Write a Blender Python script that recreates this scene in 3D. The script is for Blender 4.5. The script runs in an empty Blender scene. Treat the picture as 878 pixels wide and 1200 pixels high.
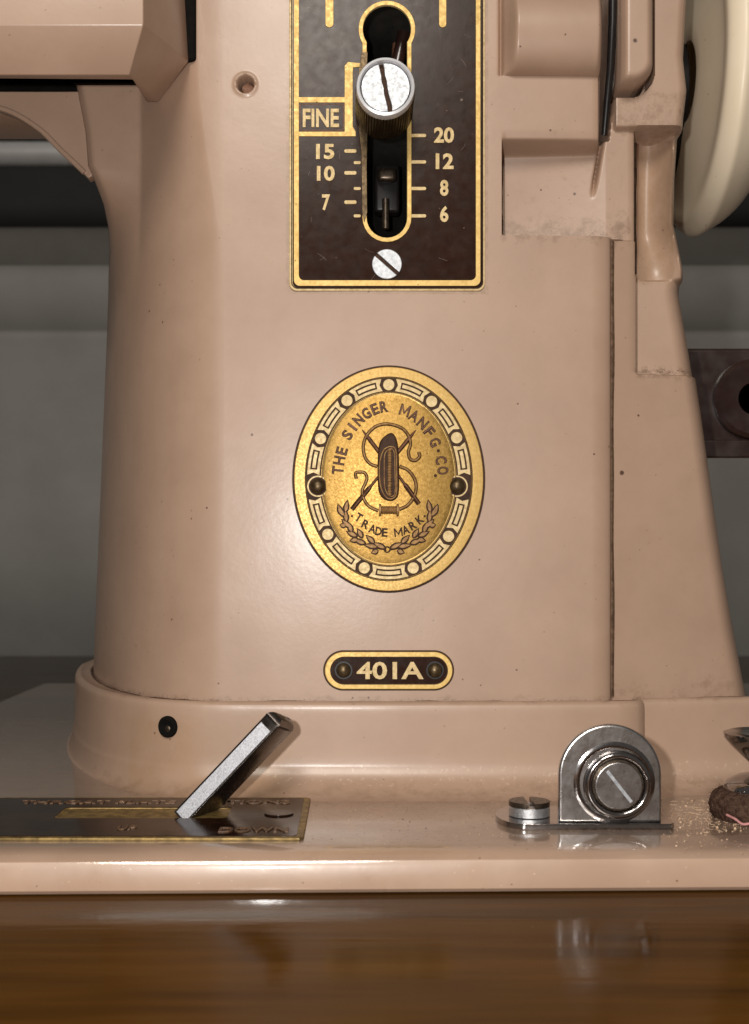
import bpy, bmesh, math, random
import numpy as np
from mathutils import Vector, Matrix
random.seed(7); RNG = np.random.default_rng(7)
S = bpy.context.scene
COL = S.collection

# ------------------------------------------------------------------ camera
U = 0.0002                 # one measuring unit = 0.2 mm on the front of the column
CX, CY = 415.0, 650.0      # foot of the camera axis on that front
DC = 0.300                 # camera distance from it
cam = bpy.data.cameras.new('camera'); camo = bpy.data.objects.new('camera', cam); COL.objects.link(camo)
camo.location = (0, -DC, 0); camo.rotation_euler = (math.radians(90), 0, 0)
cam.sensor_fit = 'HORIZONTAL'; cam.sensor_width = 36; cam.lens = 1500/878*36
cam.shift_x = (439-CX)/878; cam.shift_y = (CY-600)/878
cam.clip_start = 0.005; cam.clip_end = 20
cam.dof.use_dof = True; cam.dof.focus_distance = DC-0.004; cam.dof.aperture_fstop = cam.lens/1.4
S.camera = camo
# ------------------------------------------------------------------ world and lamps
w = bpy.data.worlds.new('World'); S.world = w; w.use_nodes = True
bg = w.node_tree.nodes['Background']; bg.inputs[0].default_value = (0.95, 0.88, 0.82, 1); bg.inputs[1].default_value = 0.10
def lamp(name, kind, loc, power, color, size=0.01, size_y=None, target=(0, 0, 0)):
    l = bpy.data.lights.new(name, kind); l.energy = power; l.color = color
    if kind == 'AREA':
        l.shape = 'RECTANGLE' if size_y else 'DISK'; l.size = size
        if size_y: l.size_y = size_y
    else: l.shadow_soft_size = size
    o = bpy.data.objects.new(name, l); COL.objects.link(o); o.location = loc
    o.rotation_euler = (Vector(target)-Vector(loc)).to_track_quat('-Z', 'Y').to_euler()
    return o
lamp('phone_flash', 'POINT', (-0.022, -0.300, 0.012), 2.15, (1.0, 0.97, 0.93), 0.0035)
lamp('room_lamp', 'AREA', (-0.06, -0.80, 0.50), 4.5, (1.0, 0.92, 0.82), 0.26)
S.view_settings.view_transform = 'Standard'; S.view_settings.look = 'None'
S.view_settings.exposure = 0.0; S.view_settings.gamma = 1
S.render.engine = 'CYCLES'

# ------------------------------------------------------------------ materials
def mat(name, c1, c2=None, rough=0.4, metal=0.0, scale=300, detail=4, bump=0.0, bscale=2000, coat=0.0, croughness=0.1,
        rvar=0.0, ramp=(0.35, 0.65), specks=None, spec=0.5, aniso=None, bdist=0.0002, sheen=0):
    m = bpy.data.materials.new(name); m.use_nodes = True; nt = m.node_tree; N = nt.nodes; L = nt.links
    b = N['Principled BSDF']; b.inputs['Roughness'].default_value = rough; b.inputs['Metallic'].default_value = metal
    b.inputs['Coat Weight'].default_value = coat; b.inputs['Coat Roughness'].default_value = croughness
    b.inputs['Specular IOR Level'].default_value = spec
    b.inputs['Sheen Weight'].default_value = sheen
    tc = N.new('ShaderNodeTexCoord'); mp = N.new('ShaderNodeMapping'); L.new(tc.outputs['Object'], mp.inputs['Vector'])
    if aniso: mp.inputs['Scale'].default_value = aniso
    vec = mp.outputs['Vector']
    c1 = (*c1, 1); c2 = (*(c2 or c1[:3]), 1)
    n = N.new('ShaderNodeTexNoise'); n.inputs['Scale'].default_value = scale; n.inputs['Detail'].default_value = detail; n.inputs['Roughness'].default_value = 0.6
    L.new(vec, n.inputs['Vector'])
    cr = N.new('ShaderNodeValToRGB'); cr.color_ramp.elements[0].position = ramp[0]; cr.color_ramp.elements[1].position = ramp[1]
    cr.color_ramp.elements[0].color = c1; cr.color_ramp.elements[1].color = c2
    L.new(n.outputs['Fac'], cr.inputs['Fac']); out = cr.outputs['Color']
    if specks:                                    # list of (scale, threshold, colour, noise gate scale, gate)
        for (sc, th, colr, gs, gate) in specks:
            v = N.new('ShaderNodeTexVoronoi'); v.inputs['Scale'].default_value = sc
            wn = N.new('ShaderNodeTexNoise'); wn.inputs['Scale'].default_value = sc*2.3; wn.inputs['Detail'].default_value = 2
            L.new(tc.outputs['Object'], wn.inputs['Vector'])
            L.new(tc.outputs['Object'], v.inputs['Vector'])
            ad = N.new('ShaderNodeMath'); ad.operation = 'MULTIPLY_ADD'; ad.inputs[1].default_value = 0.18; L.new(wn.outputs['Fac'], ad.inputs[0]); L.new(v.outputs['Distance'], ad.inputs[2])
            lt = N.new('ShaderNodeMapRange'); lt.inputs['From Min'].default_value = th+0.09; lt.inputs['From Max'].default_value = th+0.06
            L.new(ad.outputs[0], lt.inputs['Value'])
            g = N.new('ShaderNodeTexNoise'); g.inputs['Scale'].default_value = gs; L.new(tc.outputs['Object'], g.inputs['Vector'])
            sv = N.new('ShaderNodeSeparateColor'); L.new(v.outputs['Color'], sv.inputs[0])
            gg = N.new('ShaderNodeMath'); gg.operation = 'MULTIPLY'; L.new(g.outputs['Fac'], gg.inputs[0]); L.new(sv.outputs[0], gg.inputs[1])
            gt = N.new('ShaderNodeMath'); gt.operation = 'GREATER_THAN'; gt.inputs[1].default_value = gate; L.new(gg.outputs[0], gt.inputs[0])
            ml = N.new('ShaderNodeMath'); ml.operation = 'MULTIPLY'; L.new(lt.outputs[0], ml.inputs[0]); L.new(gt.outputs[0], ml.inputs[1])
            mx = N.new('ShaderNodeMix'); mx.data_type = 'RGBA'; L.new(ml.outputs[0], mx.inputs['Factor']); L.new(out, mx.inputs['A']); mx.inputs['B'].default_value = (*colr, 1)
            out = mx.outputs['Result']
    L.new(out, b.inputs['Base Color'])
    if rvar:
        rn = N.new('ShaderNodeTexNoise'); rn.inputs['Scale'].default_value = scale*1.7; rn.inputs['Detail'].default_value = 5; L.new(vec, rn.inputs['Vector'])
        mr = N.new('ShaderNodeMapRange'); mr.inputs['From Min'].default_value = 0.3; mr.inputs['From Max'].default_value = 0.7
        mr.inputs['To Min'].default_value = max(0.02, rough-rvar); mr.inputs['To Max'].default_value = min(1, rough+rvar)
        L.new(rn.outputs['Fac'], mr.inputs['Value']); L.new(mr.outputs[0], b.inputs['Roughness'])
    if bump:
        bn = N.new('ShaderNodeTexNoise'); bn.inputs['Scale'].default_value = bscale; bn.inputs['Detail'].default_value = 3; L.new(vec, bn.inputs['Vector'])
        bp = N.new('ShaderNodeBump'); bp.inputs['Strength'].default_value = bump; bp.inputs['Distance'].default_value = bdist
        L.new(bn.outputs['Fac'], bp.inputs['Height']); L.new(bp.outputs['Normal'], b.inputs['Normal'])
        if coat: L.new(bp.outputs['Normal'], b.inputs['Coat Normal'])
    return m
SP = [(260, 0.075, (0.12, 0.06, 0.035), 60, 0.37), (90, 0.035, (0.05, 0.02, 0.012), 30, 0.33), (420, 0.09, (0.30, 0.19, 0.12), 25, 0.36)]
M = {}
M['paint'] = mat('beige_enamel', (0.385, 0.254, 0.180), (0.428, 0.287, 0.206), 0.45, scale=45, bump=0.07, bscale=900, coat=0.35, croughness=0.24, specks=SP, rvar=0.05)
M['bedpaint'] = mat('beige_enamel_bed', (0.39, 0.260, 0.185), (0.435, 0.295, 0.212), 0.35, scale=60, bump=0.08, bscale=500, coat=0.9, croughness=0.07, rvar=0.08,
                    specks=[(330, 0.07, (0.14, 0.07, 0.04), 50, 0.34), (800, 0.10, (0.6, 0.45, 0.32), 45, 0.36)])
M['brass'] = mat('brass', (0.39, 0.245, 0.070), (0.47, 0.31, 0.105), 0.44, 0.6, scale=1200, bump=0.04, bscale=2500, rvar=0.1, specks=[(700, 0.10, (0.20, 0.10, 0.03), 120, 0.40)])
M['brassfield'] = mat('aged_gold_field', (0.26, 0.15, 0.036), (0.38, 0.232, 0.066), 0.45, 0.85, scale=1500, detail=6, bump=0.10, bscale=2500, rvar=0.08, specks=[(700, 0.12, (0.16, 0.08, 0.02), 120, 0.34)])
M['brassline'] = mat('brass_line', (0.56, 0.37, 0.11), (0.66, 0.46, 0.16), 0.48, 0.35, scale=700, bump=0.1, rvar=0.1, specks=[(600, 0.12, (0.28, 0.16, 0.05), 150, 0.36)])
M['brasspale'] = mat('pale_brass', (0.46, 0.33, 0.145), (0.60, 0.46, 0.24), 0.50, 0.25, scale=900, rvar=0.1)
M['relief'] = mat('rubbed_bronze', (0.22, 0.115, 0.045), (0.40, 0.235, 0.095), 0.5, 0.3, scale=1200, spec=0.3)
M['patina'] = mat('dark_patina', (0.030, 0.012, 0.005), (0.06, 0.025, 0.011), 0.6, 0.0, scale=900, spec=0.2)
M['bronze'] = mat('brown_bronze', (0.12, 0.052, 0.028), (0.22, 0.105, 0.06), 0.55, 0.0, scale=1200, rvar=0.1, spec=0.25)
M['brown'] = mat('brown_lacquer', (0.020, 0.0075, 0.004), (0.028, 0.011, 0.006), 0.22, 0, scale=260, rvar=0.04, spec=0.14, bump=0.08, bscale=300,
                 specks=[(500, 0.09, (0.13, 0.08, 0.06), 60, 0.38), (150, 0.05, (0.20, 0.14, 0.11), 60, 0.38)])
M['deckplate'] = mat('dark_plate_lacquer', (0.012, 0.005, 0.003), (0.024, 0.010, 0.006), 0.14, 0, scale=120, rvar=0.05, spec=0.5)
M['deckplate'].node_tree.nodes['Principled BSDF'].inputs['IOR'].default_value = 1.22
M['dullbrass'] = mat('tarnished_brass', (0.14, 0.09, 0.03), (0.34, 0.23, 0.08), 0.5, 0.5, scale=500, rvar=0.1)
M['dimtext'] = mat('worn_plate_text', (0.09, 0.048, 0.027), (0.20, 0.115, 0.065), 0.45, 0.3, scale=900)
M['steel'] = mat('grey_steel', (0.50, 0.51, 0.53), (0.62, 0.62, 0.63), 0.40, 0.9, scale=1500, bump=0.4, bscale=5000, rvar=0.12, specks=[(900, 0.08, (0.2, 0.19, 0.2), 100, 0.36)])
M['zinc'] = mat('zinc_screw', (0.38, 0.40, 0.43), (0.52, 0.54, 0.57), 0.46, 0.6, scale=900, bump=0.08, bscale=4000, rvar=0.1)
M['rimsteel'] = mat('bright_rim', (0.74, 0.74, 0.76), (0.84, 0.84, 0.86), 0.35, 0.4, scale=1500)
M['chrome'] = mat('worn_chrome', (0.36, 0.34, 0.335), (0.42, 0.40, 0.395), 0.13, 1.0, scale=300, rvar=0.03, bump=0.1, bscale=900, specks=[(600, 0.06, (0.7, 0.66, 0.6), 100, 0.38)])
M['satin'] = mat('satin_steel', (0.48, 0.465, 0.46), (0.58, 0.565, 0.56), 0.28, 1.0, scale=220, rvar=0.03, bump=0.15, bscale=900, specks=[(600, 0.07, (0.75, 0.7, 0.64), 100, 0.36)])
M['lever'] = mat('lever_steel', (0.46, 0.47, 0.51), (0.78, 0.79, 0.84), 0.42, 0.7, scale=3400, bump=0.25, bscale=4500, rvar=0.1)
M['darksteel'] = mat('dark_steel', (0.06, 0.045, 0.035), (0.11, 0.085, 0.06), 0.35, 0.8, scale=900, rvar=0.1)
M['black'] = mat('black_metal', (0.008, 0.007, 0.007), (0.014, 0.012, 0.012), 0.35, 0.0, scale=600, spec=0.3)
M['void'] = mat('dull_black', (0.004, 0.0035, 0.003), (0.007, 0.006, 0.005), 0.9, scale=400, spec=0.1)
M['knurl'] = mat('oily_brass_knurl', (0.06, 0.038, 0.018), (0.13, 0.09, 0.045), 0.42, 0.7, scale=900, rvar=0.1)
M['scratch'] = mat('bare_scratch', (0.20, 0.15, 0.13), (0.30, 0.24, 0.20), 0.6, scale=900)
M['cream'] = mat('cream_enamel', (0.80, 0.68, 0.50), (0.86, 0.75, 0.58), 0.45, scale=30, coat=0.2, croughness=0.3, bump=0.05, bscale=500, specks=[(200, 0.07, (0.35, 0.22, 0.12), 40, 0.33), (600, 0.08, (0.45, 0.32, 0.2), 60, 0.33)])
M['bakelite'] = mat('brown_bakelite', (0.018, 0.007, 0.005), (0.030, 0.013, 0.010), 0.35, scale=120, coat=0.3, rvar=0.1)
M['felt'] = mat('brown_felt', (0.045, 0.022, 0.015), (0.11, 0.065, 0.045), 0.95, scale=900, bump=1.0, bscale=2500, spec=0.1, bdist=0.0006)
M['pink'] = mat('pink_thread', (0.50, 0.22, 0.21), (0.62, 0.30, 0.28), 0.8, scale=900)
M['dust'] = mat('dust_grain', (0.42, 0.24, 0.13), (0.80, 0.60, 0.42), 0.7, scale=900)
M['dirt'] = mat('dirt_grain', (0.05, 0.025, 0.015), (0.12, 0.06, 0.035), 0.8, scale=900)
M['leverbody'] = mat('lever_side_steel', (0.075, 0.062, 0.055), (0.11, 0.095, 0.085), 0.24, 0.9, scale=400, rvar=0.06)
def stains_and_shade(m, regs):
    nt = m.node_tree; N = nt.nodes; L = nt.links; b = N['Principled BSDF']; src = b.inputs['Base Color'].links[0].from_socket
    tc = N.new('ShaderNodeTexCoord'); sp = N.new('ShaderNodeSeparateXYZ'); L.new(tc.outputs['Object'], sp.inputs[0])
    def band(sock, lo, hi, soft):
        a = N.new('ShaderNodeMapRange'); a.inputs['From Min'].default_value = lo-soft; a.inputs['From Max'].default_value = lo; L.new(sock, a.inputs['Value'])
        c = N.new('ShaderNodeMapRange'); c.inputs['From Min'].default_value = hi+soft; c.inputs['From Max'].default_value = hi; L.new(sock, c.inputs['Value'])
        q = N.new('ShaderNodeMath'); q.operation = 'MULTIPLY'; L.new(a.outputs[0], q.inputs[0]); L.new(c.outputs[0], q.inputs[1]); return q.outputs[0]
    for (axis, r1, s1, r2, s2, colr, ns, lo, hi, k) in regs:
        f = N.new('ShaderNodeMath'); f.operation = 'MULTIPLY'
        L.new(band(sp.outputs['X'], (r1[0]-CX)*U, (r1[1]-CX)*U, s1*U), f.inputs[0])
        if axis == 'Z': L.new(band(sp.outputs['Z'], (CY-r2[1])*U, (CY-r2[0])*U, s2*U), f.inputs[1])
        else: L.new(band(sp.outputs['Y'], r2[0]*0.001, r2[1]*0.001, s2*0.001), f.inputs[1])
        n = N.new('ShaderNodeTexNoise'); n.inputs['Scale'].default_value = ns; n.inputs['Detail'].default_value = 7; n.inputs['Roughness'].default_value = 0.7; L.new(tc.outputs['Object'], n.inputs['Vector'])
        # the tone spreads where noise plus closeness is high
        ad = N.new('ShaderNodeMath'); ad.operation = 'MULTIPLY_ADD'; ad.inputs[1].default_value = 0.35; L.new(f.outputs[0], ad.inputs[0]); L.new(n.outputs['Fac'], ad.inputs[2])
        mr = N.new('ShaderNodeMapRange'); mr.inputs['From Min'].default_value = lo; mr.inputs['From Max'].default_value = hi; L.new(ad.outputs[0], mr.inputs['Value'])
        mu = N.new('ShaderNodeMath'); mu.operation = 'MULTIPLY'; L.new(mr.outputs[0], mu.inputs[0]); L.new(f.outputs[0], mu.inputs[1])
        m2 = N.new('ShaderNodeMath'); m2.operation = 'MULTIPLY'; m2.inputs[1].default_value = k; L.new(mu.outputs[0], m2.inputs[0])
        mx = N.new('ShaderNodeMix'); mx.data_type = 'RGBA'; L.new(m2.outputs[0], mx.inputs['Factor']); L.new(src, mx.inputs['A']); mx.inputs['B'].default_value = (*colr, 1); src = mx.outputs['Result']
    L.new(src, b.inputs['Base Color'])
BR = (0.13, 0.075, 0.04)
stains_and_shade(M['paint'], [
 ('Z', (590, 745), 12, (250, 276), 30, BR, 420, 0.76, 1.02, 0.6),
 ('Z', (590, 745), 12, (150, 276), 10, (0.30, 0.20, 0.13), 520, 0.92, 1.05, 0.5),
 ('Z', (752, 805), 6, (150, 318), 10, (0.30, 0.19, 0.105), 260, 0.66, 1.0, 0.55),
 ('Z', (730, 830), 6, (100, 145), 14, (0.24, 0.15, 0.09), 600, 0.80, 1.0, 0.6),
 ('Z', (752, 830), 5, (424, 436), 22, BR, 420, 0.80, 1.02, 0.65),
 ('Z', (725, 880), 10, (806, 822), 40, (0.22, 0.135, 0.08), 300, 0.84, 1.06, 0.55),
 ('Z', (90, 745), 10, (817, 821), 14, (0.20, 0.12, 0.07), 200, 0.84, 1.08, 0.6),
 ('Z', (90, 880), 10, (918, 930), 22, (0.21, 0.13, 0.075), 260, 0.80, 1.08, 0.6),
 ('Z', (150, 330), 60, (850, 920), 30, (0.33, 0.20, 0.10), 70, 0.66, 1.05, 0.55),
 ('Z', (336, 572), 3, (-60, 344), 3, (0.26, 0.17, 0.10), 300, 0.74, 0.98, 0.6),
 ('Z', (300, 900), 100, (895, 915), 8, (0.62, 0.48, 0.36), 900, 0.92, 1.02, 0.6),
 ('Z', (60, 900), 30, (-60, 900), 30, (0.36, 0.24, 0.165), 130, 0.86, 1.15, 0.5)])
stains_and_shade(M['bedpaint'], [
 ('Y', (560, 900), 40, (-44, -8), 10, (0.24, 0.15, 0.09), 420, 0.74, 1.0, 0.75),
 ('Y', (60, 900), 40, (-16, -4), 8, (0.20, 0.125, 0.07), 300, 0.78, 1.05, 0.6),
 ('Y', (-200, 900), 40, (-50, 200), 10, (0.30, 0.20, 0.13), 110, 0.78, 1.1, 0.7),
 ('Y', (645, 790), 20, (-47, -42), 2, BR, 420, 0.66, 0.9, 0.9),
 ('Y', (-400, 1200), 40, (-55.5, 200), 3, (0.20, 0.15, 0.12), 60, 0.15, 1.15, 0.75),  # bed-top darkening under the grazing flash, painted into the colour
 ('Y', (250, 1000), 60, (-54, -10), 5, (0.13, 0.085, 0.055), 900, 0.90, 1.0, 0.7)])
M['shadeline'] = mat('brown_crease_shade', (0.085, 0.05, 0.03), (0.17, 0.105, 0.068), 0.9, scale=700, spec=0.1)  # dark tones for beads that paint shade in the creases
M['shadelinedark'] = mat('black_crease_shade', (0.018, 0.010, 0.006), (0.05, 0.03, 0.018), 0.9, scale=700, spec=0.1)
M['wall'] = mat('grey_wall_paint', (0.285, 0.277, 0.258), (0.32, 0.312, 0.292), 0.8, scale=25, rvar=0.05)
M['ledge'] = mat('dark_grey_ledge', (0.13, 0.12, 0.105), (0.15, 0.14, 0.125), 0.8, scale=30)
M['wallshadow'] = mat('painted_shadow_board', (0.010, 0.010, 0.009), (0.016, 0.015, 0.014), 0.7, scale=30)  # near-black puts the band of shadow behind the machine into the colour
M['rail'] = mat('rail_metal', (0.60, 0.60, 0.60), (0.68, 0.68, 0.68), 0.45, 0.1, scale=60)
def wood():
    m = mat('varnished_wood', (0.042, 0.017, 0.003), (0.105, 0.043, 0.007), 0.13, scale=40, detail=6, coat=0.0, croughness=0.10, spec=0.5, aniso=(0.25, 3.0, 3.0), rvar=0.04, bump=0.22, bscale=170,
            ramp=(0.3, 0.7), specks=[(260, 0.04, (0.35, 0.2, 0.1), 60, 0.42)])
    return m
M['wood'] = wood(); M['wood'].node_tree.nodes['Principled BSDF'].inputs['IOR'].default_value = 1.11

# ------------------------------------------------------------------ helpers
def sst(a, b, x):
    t = np.clip((x-a)/(b-a), 0, 1); return t*t*(3-2*t)
def W(X, Y, d):            # X right, Y down in units, d metres*1e-3 behind the column front
    return ((X-CX)*U, d*0.001, (CY-Y)*U)
def ux(px, d): return CX+(px-CX)*(1+d/300.0)
def uy(py, d): return CY+(py-CY)*(1+d/300.0)
def P(px, py, d): return W(ux(px, d), uy(py, d), d)
def finish(me, m, ang=35):
    me.materials.clear(); me.materials.append(m if not isinstance(m, str) else M[m])
    me.polygons.foreach_set('use_smooth', [True]*len(me.polygons))
    if ang: me.set_sharp_from_angle(angle=math.radians(ang))
    me.update()
def link(name, me, parent=None, label=None, cat=None, group=None, kind=None):
    o = bpy.data.objects.new(name, me); COL.objects.link(o)
    if parent is not None:
        o.parent = parent
        o.matrix_parent_inverse = Matrix.Translation(-WL[parent.name])
    WL[o.name] = Vector((0, 0, 0))
    if label: o['label'] = label
    if cat: o['category'] = cat
    if group: o['group'] = group
    if kind: o['kind'] = kind
    return o
WL = {}
def make(name, verts, faces, m, parent=None, ang=35, fixn=True, **k):
    me = bpy.data.meshes.new(name); me.from_pydata([tuple(map(float, v)) for v in verts], [], faces)
    if fixn:
        b = bmesh.new(); b.from_mesh(me); bmesh.ops.remove_doubles(b, verts=b.verts, dist=1e-7); bmesh.ops.recalc_face_normals(b, faces=b.faces); b.to_mesh(me); b.free()
    finish(me, m, ang); return link(name, me, parent, **k)
def grid_faces(nr, nc, closed=False):
    f = []
    for r in range(nr-1):
        for c in range(nc-1 if not closed else nc):
            c2 = (c+1) % nc
            f.append((r*nc+c, r*nc+c2, (r+1)*nc+c2, (r+1)*nc+c))
    return f
def grid_mesh(name, pts, m, parent=None, ang=35, **k):     # pts (R,C,3) big grid, quickly
    R, C, _ = pts.shape
    me = bpy.data.meshes.new(name); me.vertices.add(R*C); me.vertices.foreach_set('co', pts.reshape(-1).astype(np.float32))
    i = np.arange(R*C).reshape(R, C)
    q = np.stack([i[:-1, :-1], i[1:, :-1], i[1:, 1:], i[:-1, 1:]], -1).reshape(-1, 4)
    n = len(q); me.loops.add(n*4); me.loops.foreach_set('vertex_index', q.reshape(-1).astype(np.int32))
    me.polygons.add(n); me.polygons.foreach_set('loop_start', np.arange(0, n*4, 4, dtype=np.int32))
    me.update(calc_edges=True); me.validate(); finish(me, m, ang); return link(name, me, parent, **k)
def ev_mesh(o):
    bpy.context.view_layer.update()
    dg = bpy.context.evaluated_depsgraph_get()
    me = bpy.data.meshes.new_from_object(o.evaluated_get(dg))
    d = o.data; bpy.data.objects.remove(o); bpy.data.curves.remove(d)
    return me
def remap(me, f):
    n = len(me.vertices); a = np.empty(n*3, np.float32); me.vertices.foreach_get('co', a); a = a.reshape(-1, 3)
    out = np.array([f(*v) for v in a], np.float32); me.vertices.foreach_set('co', out.reshape(-1)); me.update()
def zero(x, y): return 0.0
def face_map(h0=0.0, surf=zero, sc=1.0):     # local (x, -y, z up) in units -> on column front, height h0 (mm) above it
    return lambda x, y, z: W(x, -y, surf(x, -y) - h0 - z*0.2)
def deck_map(h0=0.0):                        # local (X, -depth_units, z) -> on the bed's top
    return lambda x, y, z: ((x-CX)*U, y*U, (CY-YD)*U + h0*0.001 + z*U)
def flat(name, loops, thick, m, parent, fmap, bevel=0.0, res=1, ang=35, **k):
    cu = bpy.data.curves.new('t', 'CURVE'); cu.dimensions = '2D'; cu.fill_mode = 'BOTH'
    for lp in loops:
        s = cu.splines.new('POLY'); s.points.add(len(lp)-1)
        for p, (x, y) in zip(s.points, lp): p.co = (x, -y, 0, 1)
        s.use_cyclic_u = True
    cu.extrude = max(thick/2-bevel, 0.0001); cu.bevel_depth = bevel; cu.bevel_resolution = res; cu.offset = -bevel
    o = bpy.data.objects.new('t', cu); COL.objects.link(o)
    me = ev_mesh(o); me.name = name
    for v in me.vertices: v.co.z += thick/2
    remap(me, fmap); finish(me, m, ang); return link(name, me, parent, **k)
def text_mesh(s, size, offset=0.0, extrude=0.5, bevel=0.0, sx=1.0, spacing=1.0, center=True):
    cu = bpy.data.curves.new('t', 'FONT'); cu.body = s; cu.size = size; cu.offset = offset; cu.extrude = extrude; cu.bevel_depth = bevel
    cu.space_character = spacing; cu.resolution_u = 3
    if center: cu.align_x = 'CENTER'; cu.align_y = 'CENTER'
    o = bpy.data.objects.new('t', cu); COL.objects.link(o); me = ev_mesh(o)
    a = np.array([v.co[:] for v in me.vertices])
    # centre by true bounds, scale x
    mn = a.min(0); mxx = a.max(0); c = (mn+mxx)/2
    for v in me.vertices: v.co.x = (v.co.x-c[0])*sx; v.co.y -= c[1]; v.co.z -= mn[2]
    return me, (mxx-mn)
def text_box(name, s, x0, y0, x1, y1, m, parent, fmap, thick=1.2, bold=0.35, rot=0.0, **k):
    h = y1-y0; me, sz = text_mesh(s, h*1.38, bold, thick/2, 0.12)
    sx = (x1-x0)/sz[0]; sy = h/sz[1]; cx, cy = (x0+x1)/2, (y0+y1)/2; cr, sr = math.cos(rot), math.sin(rot)
    for v in me.vertices:
        X, Y = v.co.x*sx, v.co.y*sy
        v.co.x = cx+X*cr-Y*sr; v.co.y = -cy+X*sr+Y*cr
    me.name = name; remap(me, fmap); finish(me, m, 30); return link(name, me, parent, **k)
def rrect(x0, y0, x1, y1, r, n=8):
    pts = []
    for cx, cy, a in ((x1-r, y0+r, -90), (x1-r, y1-r, 0), (x0+r, y1-r, 90), (x0+r, y0+r, 180)):
        for i in range(n+1):
            t = math.radians(a+90*i/n); pts.append((cx+r*math.cos(t), cy+r*math.sin(t)))
    return pts
def ell(cx, cy, a, b=None, n=64, t0=0):
    b = b or a; return [(cx+a*math.cos(t0+2*math.pi*i/n), cy+b*math.sin(t0+2*math.pi*i/n)) for i in range(n)]
def catmull(pts, n=10, closed=False):
    pts = np.array(pts, float); out = []
    L = len(pts); segs = L if closed else L-1
    for i in range(segs):
        p1, p2 = pts[i % L], pts[(i+1) % L]
        p0 = pts[(i-1) % L] if (closed or i > 0) else 2*p1-p2
        p3 = pts[(i+2) % L] if (closed or i+2 < L) else 2*p2-p1
        for j in range(n):
            t = j/n; out.append(0.5*((2*p1)+(-p0+p2)*t+(2*p0-5*p1+4*p2-p3)*t*t+(-p0+3*p1-3*p2+p3)*t**3))
    if not closed: out.append(pts[-1])
    return np.array(out)
def tube_geo(path, rad, n=8):
    path = [Vector(p) for p in path]; V, F = [], []
    L = len(path); up = None
    for i, p in enumerate(path):
        t = (path[min(i+1, L-1)]-path[max(i-1, 0)]).normalized()
        if up is None: up = t.orthogonal().normalized()
        up = (up-t*up.dot(t)).normalized(); s = t.cross(up)
        r = rad(i/(L-1)) if callable(rad) else rad
        for j in range(n):
            a = 2*math.pi*j/n; V.append(p+(up*math.cos(a)+s*math.sin(a))*r)
    for i in range(L-1):
        for j in range(n): F.append((i*n+j, i*n+(j+1) % n, (i+1)*n+(j+1) % n, (i+1)*n+j))
    F.append(tuple(range(n))[::-1]); F.append(tuple((L-1)*n+j for j in range(n)))
    return V, F
def tube(name, path, rad, m, parent, n=8, **k):
    V, F = tube_geo(path, rad, n); return make(name, V, F, m, parent, fixn=True, **k)
def lathe(name, prof, center, axis, m, parent=None, n=48, ang=35, a0=0.0, wob=None, **k):
    # prof: (r, h) in metres along axis
    ax = Vector(axis).normalized(); e1 = ax.orthogonal().normalized(); e2 = ax.cross(e1); c = Vector(center); V, F = [], []
    for i in range(n):
        t = a0+2*math.pi*i/n
        for j, (r, h) in enumerate(prof):
            rr = r*(wob(t, j) if wob else 1)
            V.append(c+ax*h+(e1*math.cos(t)+e2*math.sin(t))*rr)
    K = len(prof)
    for i in range(n):
        for j in range(K-1):
            F.append((i*K+j, ((i+1) % n)*K+j, ((i+1) % n)*K+j+1, i*K+j+1))
    return make(name, V, F, m, parent, ang, **k)
def box(name, x0, y0, z0, x1, y1, z1, m, parent=None, bev=0.0, seg=3, xf=None, **k):
    b = bmesh.new(); bmesh.ops.create_cube(b, size=1)
    for v in b.verts: v.co = Vector(((x0+x1)/2+v.co.x*(x1-x0), (y0+y1)/2+v.co.y*(y1-y0), (z0+z1)/2+v.co.z*(z1-z0)))
    if bev: bmesh.ops.bevel(b, geom=list(b.edges), offset=bev, segments=seg, profile=0.5, affect='EDGES')
    if xf:
        for v in b.verts: v.co = xf @ v.co
    me = bpy.data.meshes.new(name); b.to_mesh(me); b.free(); finish(me, m); return link(name, me, parent, **k)

# ------------------------------------------------------------------ setting: table and wall behind
YD = 927.0      # bed top
YT = 966.0      # table top
def yawd(X): return (X-415)/415*2.0
box('wooden_tabletop', -0.9, -0.55, (CY-YT)*U-0.018, 0.9, 0.50, (CY-YT)*U, 'wood', kind='structure', bev=0.002)
def wallpt(py, d): return (d*0.001, (CY-uy(py, d))*U)
prof = [wallpt(775, 506), wallpt(398, 506), wallpt(396, 509), wallpt(386, 509), wallpt(383, 505), wallpt(330, 505), wallpt(318, 505.5), wallpt(311, 512)]
V = []; 
for x in (-1.4, 1.4): V += [(x, y, z) for y, z in prof]
K = len(prof); F = [(i, i+1, K+i+1, K+i) for i in range(K-1)]
make('back_wall', V, F, 'wall', kind='structure', ang=0)
box('grey_ledge', -1.4, 0.56, wallpt(325, 560)[1], 1.4, 0.60, wallpt(262, 560)[1], 'ledge', kind='structure', bev=0.01)
zt = wallpt(258, 600)[1]
box('shadow_backboard', -1.4, 0.601, zt-0.05, 1.4, 0.615, zt+0.6, 'wallshadow', kind='structure')
y_, z_ = wallpt(180, 500)
V, F = tube_geo([(-0.9+0.05*i, 0.5, z_) for i in range(31)], 0.0072, 24)
make('metal_rail', V, F, 'rail', label='blurred grey metal rail running across dark board behind the machine', cat='rail')

# ------------------------------------------------------------------ the machine
root = bpy.data.objects.new('sewing_machine', None); COL.objects.link(root)
root.location = (0, 0.02, (CY-YT)*U); root.empty_display_size = 0.05
WL[root.name] = Vector(root.location)
root['label'] = 'vintage beige enamel sewing machine with oval brass badge, seen close at its column'
root['category'] = 'sewing machine'

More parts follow.
